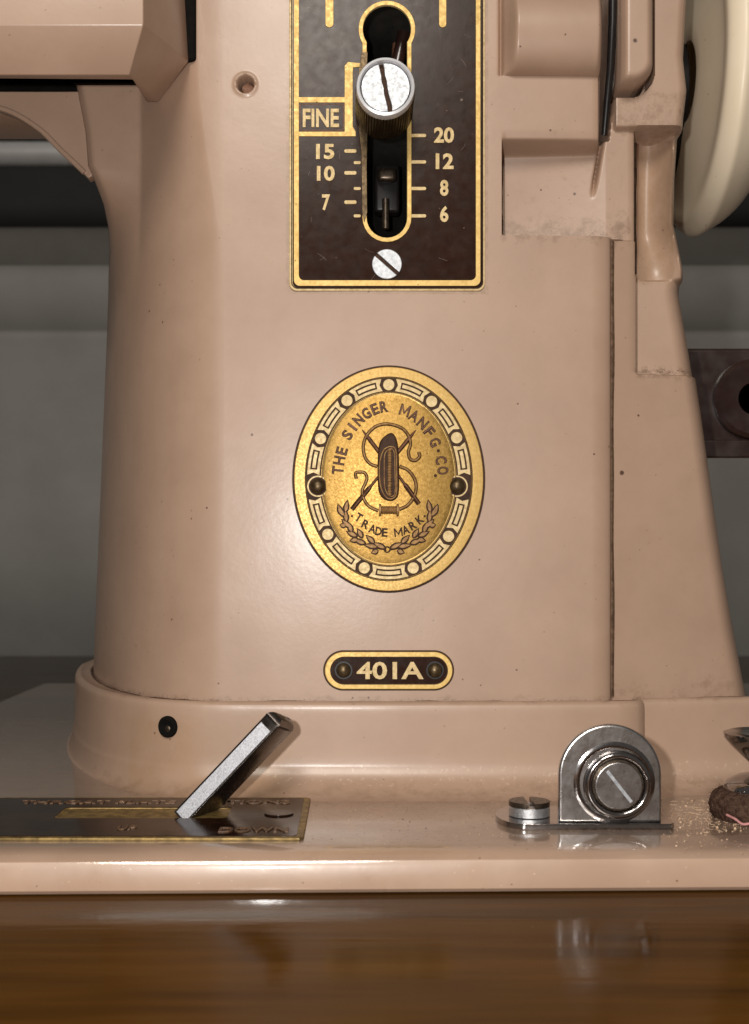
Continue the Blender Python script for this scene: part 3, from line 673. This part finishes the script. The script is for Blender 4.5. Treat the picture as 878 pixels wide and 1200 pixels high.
for ch, zx, zy, rot, wd in TOP:
    if ch != '.':
        x, y = Z3(zx, zy); letter(ch, x, y, math.radians(rot), 11.4, wd*0.86, m='bronze', bold=-0.32, hh=1.04, thick=0.4)
BOT = [('.', 290, 650, 30, 3), ('T', 318, 655, 33, 7.5), ('R', 346, 684, 26, 8), ('A', 374, 702, 16, 8.5), ('D', 399, 712, 8, 7.5), ('E', 424, 717, 3, 7), ('M', 480, 716, -8, 9.5), ('A', 510, 706, -18, 8.5), ('R', 539, 688, -28, 8), ('K', 568, 664, -38, 8), ('.', 588, 650, -40, 3)]
arc_letters(BOT, 10.2, bold=0.5)
# emblem
Z5 = lambda p: (420+p[0]/9.225, 490+p[1]/9.225)
def on_dish(x, y, h): return Vector(W(x, y, dish(x, y)-0.93-h))
def cord(name, zp, rw, h, m, parent, n=8):
    c = catmull([(*Z5(p), 0) for p in zp], 6); return tube(name, [on_dish(a, b, h) for a, b, _ in c], rw*U, m, parent, n=n)
up = [(650, 372), (657, 425), (610, 463), (555, 445), (538, 370), (560, 290), (540, 200), (470, 118), (330, 72), (200, 92), (100, 180), (55, 300), (70, 420), (125, 497), (205, 530)]
lo = [(440, 528), (530, 566), (598, 650), (622, 745), (600, 850), (530, 945), (440, 990)]
lf = [(-22, 660), (-28, 600), (20, 588), (70, 600), (92, 655), (70, 720), (42, 790), (60, 880), (120, 960), (215, 1005)]
for q in (up, lo, lf):
    cord('cord_outline', q, 2.1, -0.05, 'patina', badge); cord('emblem_cord', q, 1.2, 0.26, 'relief', badge)
for a, b_, thick in (((40, 130), (330, 515), 0), ((430, 625), (650, 930), 1), ((620, 135), (330, 490), 0), ((215, 640), (-70, 990), 1)):
    mid = [(a[0]+(b_[0]-a[0])*t, a[1]+(b_[1]-a[1])*t) for t in np.linspace(0, 1, 12)]
    prof_ = (lambda t: (0.5+2.0*min(1, t*4))*U) if not thick else (lambda t: (1.7+1.2*(t > 0.35))*U)
    tube('needle_outline', [on_dish(*Z5(p), 0.0) for p in mid], prof_, 'patina', badge)
    tube('emblem_needle', [on_dish(*Z5(p), 0.26) for p in mid], (lambda t: prof_(t)*0.55), 'bronze', badge)
dm = lambda hh: face_map(hh-0.06, lambda X, Y: dish(X, Y))
sh = [Z5(p) for p in ((350, 168), (300, 190), (240, 250), (215, 340), (206, 520), (208, 700), (222, 810), (262, 872), (330, 902), (390, 888), (430, 830), (438, 680), (436, 480), (430, 340), (412, 240), (385, 188))]
shl = [tuple(p[:2]) for p in catmull([(*p, 0) for p in sh], 3, closed=True)]
flat('shuttle', [shl], 5.0, 'patina', badge, dm(0.85), bevel=2.2, res=4)
ov = [Z5(p) for p in ((330, 318), (270, 360), (232, 480), (226, 640), (250, 780), (300, 862), (350, 880), (398, 850), (412, 760), (410, 560), (408, 400), (385, 330))]
tube('shuttle_loop', [Vector(W(a, b_, dish(a, b_)-1.95)) for a, b_, _ in catmull([(*p, 0) for p in ov+ov[:1]], 4)], 0.8*U, 'relief', badge)
ov = [Z5(p) for p in ((330, 345), (285, 400), (278, 560), (285, 760), (330, 845), (370, 850), (395, 800), (392, 560), (388, 400), (365, 345))]
tube('shuttle_loop', [Vector(W(a, b_, dish(a, b_)-1.95)) for a, b_, _ in catmull([(*p, 0) for p in ov+ov[:1]], 4)], 0.65*U, 'relief', badge)
def rib_profile(x0, x1, k, r, rv): return [((r+rv*(0.5-0.5*math.cos(2*math.pi*k*t)))*U, (x1-x0)*t*U) for t in np.linspace(0, 1, k*4+1)]
x, y0 = Z5((335, 345)); _, y1 = Z5((335, 848))
lathe('emblem_bobbin', rib_profile(y0, y1, 17, 1.9, 0.9), W(x, y0, dish(x, y0)-1.9), (0, 0, -1), 'relief', badge, n=12)
x0, y = Z5((222, 997)); x1, _ = Z5((432, 997))
pr = [(7*U*0.1, 0), (7.4*U, 0), (7.4*U, 2.2*U), (4.4*U, 3.0*U)]+[(a+2.6*U, b+3*U) for a, b in rib_profile(0, x1-x0-6, 8, 1.6, 0.9)]+[(4.4*U, (x1-x0-3)*U), (7.4*U, (x1-x0-2.2)*U), (7.4*U, (x1-x0)*U), (0.5*U, (x1-x0)*U)]
pr = [(a*0.55 if False else a, b) for a, b in pr]
sp = lathe('emblem_spool', pr, W(x0, y, dish(x0, y)-0.93), (1, 0, 0), 'relief', badge, n=20)
# laurel
def leaf(x, y, a, l, wd):
    ca, sa = math.cos(a), math.sin(a); out = []
    for t in np.linspace(0, 1, 9): out.append((t*l, wd*math.sin(math.pi*t**0.8)))
    for t in np.linspace(1, 0, 9)[1:-1]: out.append((t*l, -wd*math.sin(math.pi*t**0.8)))
    o1 = [(x+u*ca-v*sa, y+u*sa+v*ca) for u, v in out]
    o2 = [(x+(0.12*l+u*0.76)*ca-v*0.55*sa, y+(0.12*l+u*0.76)*sa+v*0.55*ca) for u, v in out]
    flat('leaf_outline', [o1], 0.6, 'patina', badge, dm(0.93)); flat('laurel_leaf', [o2], 1.6, 'relief', badge, dm(0.95), bevel=0.4)
LV = [(432, 785, 205, 26), (400, 778, 190, 26), (385, 765, 225, 22), (350, 765, 200, 24), (335, 742, 240, 20), (315, 735, 205, 22), (292, 722, 250, 22), (285, 700, 225, 22), (268, 680, 265, 24), (262, 655, 235, 22), (262, 640, 280, 24), (250, 650, 250, 22),
      (318, 745, 170, 16), (400, 790, 160, 14), (268, 690, 190, 12)]
for zx, zy, an, l in LV:
    for s in (1, -1):
        X, Y = Z3(437+s*(zx-437), zy); a = math.radians(an); a = a if s > 0 else math.pi-a
        leaf(X, Y, a, l*0.72, 3.9)
for s in (1, -1):
    c = catmull([(437+s*(q[0]-437), q[1], 0) for q in ((432, 790), (370, 775), (310, 738), (272, 690), (250, 630))], 6)
    tube('laurel_stem', [on_dish(*Z3(a, b_), 0.0) for a, b_, _ in c], 0.7*U, 'patina', badge, n=6)
X, Y = Z3(434, 787); tube('laurel_knot', [on_dish(X+3.2*math.cos(t), Y+3.2*math.sin(t), 0.1) for t in np.linspace(0, 5.6, 14)], 0.9*U, 'patina', badge, n=6)

# ------------------------------------------------------------------ model plate
def stad(x0, y0, x1, y1): return rrect(x0, y0, x1, y1, (y1-y0)/2-0.01, 14)
mp_ = flat('model_plate', [stad(380.8, 763.8, 530.3, 807.4)], 4.0, 'brassline', root, face_map(0.0), bevel=0.8, res=2)
flat('dark_surround', [stad(378.8, 762, 532.3, 809.2)], 0.6, 'patina', mp_, face_map(-0.02))
flat('dark_field', [stad(387.6, 769.8, 524.2, 801.2)], 0.4, 'brown', mp_, face_map(0.78))
flat('inner_line', [stad(387.0, 769.2, 524.8, 801.8), stad(388.2, 770.4, 523.6, 800.6)], 0.9, 'patina', mp_, face_map(0.78), bevel=0.1)
text_box('model_number', '401A', 418.0, 775.0, 496.3, 795.6, 'brasspale', mp_, face_map(0.80), 2.4, 0.62)
for x in (402.8, 509.6):
    flat('rivet_ring', [ell(x, 785.2, 10.6, n=32)], 0.8, 'black', mp_, face_map(0.84), bevel=0.2); rivet(x, 785.2, 8.6, mp_, 0.95, 'knurl')

# ------------------------------------------------------------------ plate and lever on the bed
def dk(px, py):            # point on the bed top: returns (X, depth_units)
    f = (YD-CY)/(py-CY); return CX+(px-CX)*f, (f*300-300)/0.2
xr0 = 366; d_far, d_near = -11/0.2, -52.5/0.2
dplate = flat('throat_lever_plate', [[(-200, -d_near), (-200, -d_far), (xr0-4, -d_far), (xr0, -d_far+6), (xr0, -d_near-6), (xr0-4, -d_near)][::-1], rrect(104, 23/0.2, 282, 34/0.2, 6)],
     3.0, 'dullbrass', root, lambda x, y, z: ((x-CX)*U, y*U, (CY-YD)*U+z*U), bevel=0.8, res=2)
flat('plate_field', [[(-199, -d_near-7), (-199, -d_far+7), (xr0-10, -d_far+7), (xr0-7, -d_far+12), (xr0-7, -d_near-12), (xr0-10, -d_near-7)][::-1], rrect(103, 22.6/0.2, 283, 34.4/0.2, 7)],
     0.6, 'deckplate', dplate, lambda x, y, z: ((x-CX)*U, y*U, (CY-YD)*U+3.0*U+z*U))
box('slot_channel', (96-CX)*U, -0.0350, (CY-YD)*U+0.0001, (290-CX)*U, -0.0225, (CY-YD)*U+0.0004, 'dullbrass', dplate)
def deck_text(name, s, px0, px1, dc, hmm, m='dimtext'):
    f = (300+dc)/300; me, sz = text_mesh(s, 20, 0.25, 0.5, 0.1); x0, x1 = CX+(px0-CX)*f, CX+(px1-CX)*f
    sx = (x1-x0)/sz[0]; sy = hmm/0.2/sz[1]
    for v in me.vertices: v.co = (((x0+x1)/2+v.co.x*sx-CX)*U, (dc/0.2+v.co.y*sy)*U, (CY-YD)*U+(3.5+v.co.z)*U)
    finish(me, m, 30); me.name = name; link(name, me, dplate)
deck_text('plate_wording', 'THROAT PLATE POSITIONS', 25, 340, -17.5, 3.6)
deck_text('word_down', 'DOWN', 257, 338, -46.0, 4.4)
deck_text('word_up', 'UP', 138, 160, -44.0, 4.0)
sx_, sd_ = dk(327, 958)
sc_ = flat('plate_screw', [ell(sx_, -sd_, 15.5)], 1.8, 'deckplate', dplate, lambda x, y, z: ((x-CX)*U, y*U, (CY-YD)*U+3.4*U+z*U), bevel=0.5)
flat('screw_slot', [rrect(sx_-12, -sd_-1.6, sx_+12, -sd_+1.6, 1)], 0.6, 'bronze', sc_, lambda x, y, z: ((x-CX)*U, y*U, (CY-YD)*U+7.1*U+z*U)) if False else None
# lever: a square bar turned about its own axis
A_ = Vector(W(239, YD+4, -28)); B_ = Vector(W(342, 822, -28)); ax = (B_-A_); Lg = ax.length; ax.normalize()
e1 = Vector((0, -1, 0)); e1 = (e1-ax*e1.dot(ax)).normalized(); e2 = ax.cross(e1).normalized()
rot = math.radians(20)
nfront = (e1*math.cos(rot)-e2*math.sin(rot)); 
if (e2.x*1+e2.z*-1) < 0: e2 = -e2
nf = (e1*math.cos(rot)-e2*math.sin(rot)*1.0); ns = nf.cross(ax).normalized()
if ns.dot(Vector((1, 0, -1))) < 0: ns = -ns
b = bmesh.new(); bmesh.ops.create_cube(b, size=1)
wS, wT = 20*U, 50*U
for v in b.verts: v.co = Vector((v.co.x*wS, v.co.y*wT, (v.co.z+0.5)*Lg))
tipe = [e for e in b.edges if all(v.co.z > Lg*0.9 for v in e.verts) and abs(e.verts[0].co.x-e.verts[1].co.x) < 1e-6]
bmesh.ops.bevel(b, geom=[e for e in b.edges if all(v.co.z > Lg*0.9 for v in e.verts)], offset=0.0022, segments=6, profile=0.5, affect='EDGES')
bmesh.ops.bevel(b, geom=[e for e in b.edges if abs(e.verts[0].co.z-e.verts[1].co.z) > Lg*0.5], offset=0.0005, segments=3, profile=0.5, affect='EDGES')
Mx = Matrix((ns, nf, ax)).transposed().to_4x4(); Mx.translation = A_
for v in b.verts: v.co = Mx @ v.co
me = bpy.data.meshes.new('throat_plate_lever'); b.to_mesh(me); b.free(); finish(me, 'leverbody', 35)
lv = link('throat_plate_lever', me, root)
# ground bright face of the bar
b = bmesh.new(); bmesh.ops.create_cube(b, size=1)
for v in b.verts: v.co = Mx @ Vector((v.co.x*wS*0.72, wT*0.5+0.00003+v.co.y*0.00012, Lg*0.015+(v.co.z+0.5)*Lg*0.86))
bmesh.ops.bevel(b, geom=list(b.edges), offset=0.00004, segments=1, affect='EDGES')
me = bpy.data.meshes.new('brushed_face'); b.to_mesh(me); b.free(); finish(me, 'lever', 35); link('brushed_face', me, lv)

# ------------------------------------------------------------------ thread guide bracket on the bed
db = -41.0; fB = (300+db)/300
def bx(px): return CX+(px-CX)*fB
def by(py): return CY+(py-CY)*fB
x0, x1 = bx(655), bx(775.5); cxb = (x0+x1)/2; rb = (x1-x0)/2; ycb = by(849)+rb
arch = [(x0, YD-6), (x0, ycb)]+[(cxb-rb*math.cos(t), ycb-rb*math.sin(t)) for t in np.linspace(0.05, math.pi-0.05, 36)]+[(x1, ycb), (x1, YD-6)]
br = flat('thread_guide_bracket', [arch[::-1]], 9, 'satin', root, lambda x, y, z: W(x, -y, db+1.8-z*0.2), bevel=2.6, res=4)
fx, fy = bx(724), by(920)
# raised dished collar and cap
cl = [(41, -0.5), (40.5, 0.2), (39.6, 0.3), (39, 2.6), (37.5, 4.6), (35, 5.4), (32.5, 4.8), (31, 3.2), (30.2, 0.6), (29.8, 0.3)]
cc = catmull([(a, b_, 0) for a, b_ in cl], 4)
lathe('round_collar', [(a*fB*U, b_*U) for a, b_, _ in cc], W(fx, fy, db), (0, -1, 0), 'chrome', br, n=72, ang=60)
lathe('raised_boss', [(a*fB*U, b_*U) for a, b_ in [(49, -0.3), (46, 0.5), (43.5, 1.0), (41.5, 0.9), (40.5, 0.3)]], W(fx-4*fB, fy-3*fB, db), (0, -1, 0), 'chrome', br, n=72, ang=80)
flat('cap_floor', [ell(fx, fy, 30*fB)], 0.5, 'darksteel', br, lambda x, y, z: W(x, -y, db-0.2-z*0.2))
a = math.radians(52); r = 27.5*fB
sc = flat('cap_screw', [ell(fx, fy, r)], 5, 'steel', br, lambda x, y, z: W(x, -y, db-0.3-z*0.2), bevel=0.8, res=3)
finish(sc.data, 'satin', 35)
c_, s_ = math.cos(a), math.sin(a)
flat('screw_slot', [[(fx+u*c_-v*s_, fy+u*s_+v*c_) for u, v in ((-r*0.80, -1.6), (r*0.86, -1.6), (r*0.86, 1.6), (-r*0.80, 1.6))]], 0.5, 'zinc', br, lambda x, y, z: W(x, -y, db-1.28-z*0.2))
# foot strap
lx0 = CX+(581-CX)*0.89; 
def foot(lp, name, parent, z0, th, m='chrome', bev=0.7): return flat(name, [lp], th, m, parent, lambda x, y, z: ((x-CX)*U, y*U, (CY-YD)*U+z0*U+z*U), bevel=bev, res=3)
dn, df = -42.5/0.2, -24/0.2; mr = (df-dn)/2; mc = (df+dn)/2
lp = [(lx0+mr*0.55-mr*0.55*math.sin(t), -(mc+mr*math.cos(t))) for t in np.linspace(0, math.pi, 20)]+[(bx(655)+8, -dn), (x1+8, -dn), (x1+12, -dn-6), (x1+12, -df-30), (x1+8, -df-36), (bx(655)+8, -df)]
foot(lp[::-1], 'foot_strap', br, 0, 6)
# cheese-head screw with its slot facing the camera
scx = bx(626); scd = -34/0.2; rs = 24*0.885
hs = lathe('foot_screw', [(0.001*U, 0), (rs*0.92*U, 0), (rs*U, 0.8*U), (rs*U, 9*U), (rs*0.96*U, 10.2*U), (rs*0.2*U, 10.4*U)], ((scx-CX)*U, scd*U, (CY-YD+6)*U), (0, 0, 1), 'steel', br, n=48)
for s in (-1, 1):
    lp = []; a_ = math.asin(3/rs)
    for i in range(21):
        t = a_+(math.pi-2*a_)*i/20; lp.append((scx+s*rs*math.sin(t), -(scd+rs*math.cos(t)))) if False else lp.append((scx+s*rs*math.sin(t) if True else 0, -scd-rs*math.cos(t)))
    foot(lp if s < 0 else lp[::-1], 'screw_head_half', br, 16.2, 5.5, 'darksteel', 0.6)

# ------------------------------------------------------------------ bobbin winder tension at the right edge
tx, td = CX+(893-CX)*0.905, -30.0
def tl(name, prof, m, parent=root, n=64, wob=None, ang=45): return lathe(name, [(a*0.905*U, (CY-(CY+(h-CY)*0.905))*U) for a, h in prof], ((tx-CX)*U, td*0.001, 0), (0, 0, 1), m, parent, n=n, wob=wob, ang=ang)
up_ = tl('tension_disc', [(0.5, 858), (20, 859), (40, 856), (46, 858), (45, 864), (38, 873), (26, 884), (16, 893), (12, 905), (12, 915)], 'chrome')
tl('tension_disc', [(12, 900), (16, 905), (30, 908), (42, 914), (46.5, 920), (46, 924), (40, 928), (20, 930)], 'chrome')
fl = tl('felt_washer', [(20, 922)]+[(44+17*math.cos(t), 943-20*math.sin(t)) for t in np.linspace(math.pi*0.75, -math.pi*0.5, 18)]+[(20, 966)], 'felt', n=160, wob=lambda t, j: 1+0.02*math.sin(t*23+j)+0.025*random.uniform(-1, 1), ang=0)
tube('winder_post', [((tx-CX)*U, td*0.001, (CY-YD)*U), ((tx-CX)*U, td*0.001, (CY-835)*U)], 0.0012, 'steel', root, n=16)
V, F = [], []
for i in range(420):      # loose felt hairs
    t = random.uniform(0, 2*math.pi); p_ = random.uniform(-0.4, math.pi*0.6); r_ = (44+17*math.cos(p_))*0.905*U; z0 = (CY-(CY+(943-20*math.sin(p_)-CY)*0.905))*U
    c = Vector(((tx-CX)*U+r_*math.cos(t), td*0.001+r_*math.sin(t), z0)); dr = Vector((math.cos(t)+random.gauss(0, .8), math.sin(t)+random.gauss(0, .8), random.gauss(0.2, .9))).normalized()
    v_, f_ = tube_geo([c-dr*0.0002, c+dr*0.0004+Vector((0, 0, random.gauss(0, .0001))), c+dr*0.0007+Vector((random.gauss(0, .0003), 0, random.gauss(0, .0003)))], 0.000035, 3)
    k0 = len(V); V += v_; F += [tuple(q+k0 for q in f) for f in f_]
make('felt_hairs', V, F, 'felt', fl, kind='stuff')
c = catmull([P(852, 955, -44), P(862, 960, -47), P(871, 966, -49), P(884, 964, -50)], 6); 
tube('loose_thread', [Vector(p) for p in c], 0.00024, 'pink', None, n=8, label='short pink thread end caught under the dark felt washer', cat='thread')
# screw sunk in the flange on the left
ii = np.argmin(np.abs((CX+(fp[:, 0]-CX)/(1+fp[:, 1]/300))-206)); fq = fw[ii]+nrm[ii]*4.15
c0 = Vector(((fq[0]/0.2-CX)*U, (fq[1]-1.0)*0.001, (CY-uy(852, fq[1]-1))*U)); na = Vector((nrm[ii][0], nrm[ii][1], 0.0)).normalized()
hsx = lathe('flange_screw', [(0.0, 0.00008), (0.0014, 0.0001), (0.0017, 0.0003), (0.0020, 0.0003), (0.0023, 0.0003), (0.0025, 0.0001), (0.0026, -0.0008)], c0, na, 'void', root, n=32)
lathe('screw_point', [(0, 0.0006), (0.0005, 0.0005), (0.0009, 0.0002)], c0+Vector((0.0003, 0, -0.0004)), na, 'darksteel', hsx, n=16)

# ------------------------------------------------------------------ dirt, dust and lint (real grains)
def grains(name, spots, m, label=None):
    V, F = [], []
    for (x, y, z, s) in spots:
        k0 = len(V); c = Vector((x, y, z))
        for dx, dy, dz in ((1, 0, 0), (-1, 0, 0), (0, 1, 0), (0, -1, 0), (0, 0, 1), (0, 0, -1)):
            V.append(c+Vector((dx*s*random.uniform(.5, 1.4), dy*s*random.uniform(.5, 1.4), dz*s*random.uniform(.4, 1.0))))
        F += [tuple(k0+i for i in f) for f in ((0, 2, 4), (2, 1, 4), (1, 3, 4), (3, 0, 4), (2, 0, 5), (1, 2, 5), (3, 1, 5), (0, 3, 5))]
    make(name, V, F, m, None, ang=0, fixn=False, kind='stuff')
zd = (CY-YD)*U; sp1 = []
for i in range(900):
    px = random.gauss(826, 34); py = random.gauss(953, 17)
    if py < 936 or px < 781 or random.random() < 0.35: continue
    X, dpt = dk(px, py); sp1.append(((X-CX)*U, dpt*U, zd+0.00007, random.uniform(0.00004, 0.00014)*(1+2.2*random.random()**5)))
for i in range(620):
    px = random.uniform(300, 878); py = random.uniform(940, 995); X, dpt = dk(px, py); sp1.append(((X-CX)*U, dpt*U, zd+0.00004, random.uniform(0.00003, 0.00009)*(1+1.5*random.random()**6)))
grains('lint_grains', sp1, 'dust')
sp2 = []
for i in range(700):        # along the seam
    k = random.randrange(4, len(fw)-2); tt = random.random(); q = fw[k]*(1-tt)+fw[k+1]*tt; q = q+nrm[k]*random.gauss(0.25, 0.3)
    sp2.append(((q[0]/0.2-CX)*U, (q[1]-0.8)*0.001, (CY-random.gauss(820.2, 0.9))*U, random.uniform(0.00003, 0.00011)))
for i in range(260):
    k = random.randrange(8, len(fw)-2); tt = random.random(); q = fw[k]*(1-tt)+fw[k+1]*tt; q = q+nrm[k]*random.uniform(8, 14)*0.9
    sp2.append(((q[0]/0.2-CX)*U, (q[1]-1)*0.001, zd+0.00003, random.uniform(0.00003, 0.0001)))
for i in range(220): sp2.append(((bx(random.gauss(715, 45))-CX)*U, random.gauss(-0.0432, 0.0004), zd+0.00004, random.uniform(0.00004, 0.00012)))
for i in range(420):        # in the recess
    X = random.uniform(594, 742); Yq = 271-abs(random.gauss(0, 9)); pq = (Yq-163)/111; dq = 9.0+4.5*pq*(1-pq/2); kk = min(1.0, max(0.0, (X-592)/126.0))**1.4; sp2.append(((X-CX)*U, (dq*(1-kk)+8*kk)*0.001, (CY-Yq)*U, random.uniform(0.00003, 0.0001)))
for i in range(130):
    X = random.uniform(760, 822); sp2.append(((X-CX)*U, 0.0104, (CY-random.gauss(428, 2.0))*U, random.uniform(0.00004, 0.00012)))
grains('dirt_grains', sp2, 'dirt')

# grime and painted gap shade in the seams, scratches on the lacquer
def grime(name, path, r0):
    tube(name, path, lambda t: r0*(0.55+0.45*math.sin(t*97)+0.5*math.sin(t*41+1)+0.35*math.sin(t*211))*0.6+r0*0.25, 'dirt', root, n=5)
grime('seam_grime_shade', [((q[0]/0.2-CX)*U, (q[1]-1.0)*0.001, (CY-821.6)*U) for q in (fw+nrm*0.35)[4::1]], 0.00026)  # dirt bead whose dark tone also paints the gap's shade
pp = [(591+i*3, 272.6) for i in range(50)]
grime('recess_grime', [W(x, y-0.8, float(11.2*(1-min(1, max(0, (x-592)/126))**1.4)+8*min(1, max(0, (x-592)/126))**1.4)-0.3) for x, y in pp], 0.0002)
V, F = [], []
for i in range(46):
    x, y = random.uniform(358, 550), random.uniform(-5, 322)
    if 405 < x < 500 and y < 290: continue
    a = random.uniform(0, math.pi); l = random.uniform(3, 14); cvx = random.uniform(-0.1, 0.1)*l
    pts_ = [W(x+math.cos(a)*l*t-math.sin(a)*cvx*4*t*(1-t), y+math.sin(a)*l*t+math.cos(a)*cvx*4*t*(1-t), -0.425) for t in np.linspace(0, 1, 5)]
    v_, f_ = tube_geo(pts_, random.uniform(0.000012, 0.00003), 4); k0 = len(V); V += v_; F += [tuple(q+k0 for q in f) for f in f_]
make('lacquer_scratches', V, F, 'scratch', pl, kind='stuff')

V, F = [], []
for i in range(90):      # lint fibres on the bed by the felt washer
    px, py = random.gauss(835, 30), random.gauss(955, 14)
    if py < 938 or px < 785: continue
    X, dp = dk(px, py); a = random.uniform(0, 6.3); l = random.uniform(3, 9); c = [Vector(((X-CX+math.cos(a+k*random.uniform(-.5, .5))*l*(k-1.5)/3)*U, (dp+math.sin(a)*l*(k-1.5)/3)*U, zd+0.0001+random.uniform(0, .0003))) for k in range(4)]
    v_, f_ = tube_geo(c, random.uniform(0.00003, 0.00006), 4); k0 = len(V); V += v_; F += [tuple(q+k0 for q in f) for f in f_]
make('lint_fibres', V, F, 'dust', None, kind='stuff')

def crease(name, x, y0, y1, dd, r0, m='shadeline', sq=0.45, tilt=0.0):  # dark bead along a step, painting the shade of its crease
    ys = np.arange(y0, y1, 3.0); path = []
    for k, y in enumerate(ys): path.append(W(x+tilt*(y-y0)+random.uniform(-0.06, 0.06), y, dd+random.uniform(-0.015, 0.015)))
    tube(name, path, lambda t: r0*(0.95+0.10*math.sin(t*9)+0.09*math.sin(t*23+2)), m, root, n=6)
base_at = lambda x: 0.9*((x-470)/240)**2
crease('crease_shade', 721.6, 276, 822, base_at(722)+4.55, 0.00078)
crease('crease_shade', 756.6, 284, 432, 13.4, 0.00062, 'shadelinedark')
crease('crease_shade', 755.2, 150, 312, 10.9, 0.00062, 'shadelinedark')
crease('crease_shade', 591.4, 172, 270, 9.2, 0.0007, 'shadelinedark')

sp3 = []
for i in range(420):
    px = random.uniform(-10, 878); py = 938+abs(random.gauss(0, 22))
    if py > 996: continue
    X, dp = dk(px, py)
    if X < 372 and -53 < dp*0.2 < -10: continue
    sp3.append(((X-CX)*U, dp*U, zd+0.00003, random.uniform(0.00003, 0.0001)*(1+random.random()**6)))
for i in range(260):     # specks on the hollow of the flange and below the seam
    k = random.randrange(8, len(fw)-2); tt = random.random(); q = fw[k]*(1-tt)+fw[k+1]*tt; Yq = random.choice([random.uniform(824, 890), random.gauss(912, 4)])
    o = float(np.interp(Yq, [824, 888, 899, 909, 916], [2.1, 2.6, 3.0, 4.0, 5.5])); q = q+nrm[k]*o
    sp3.append(((q[0]/0.2-CX)*U, (q[1]-1)*0.001, (CY-Yq)*U, random.uniform(0.00002, 0.00008)))
grains('dirt_specks', sp3, 'dirt')
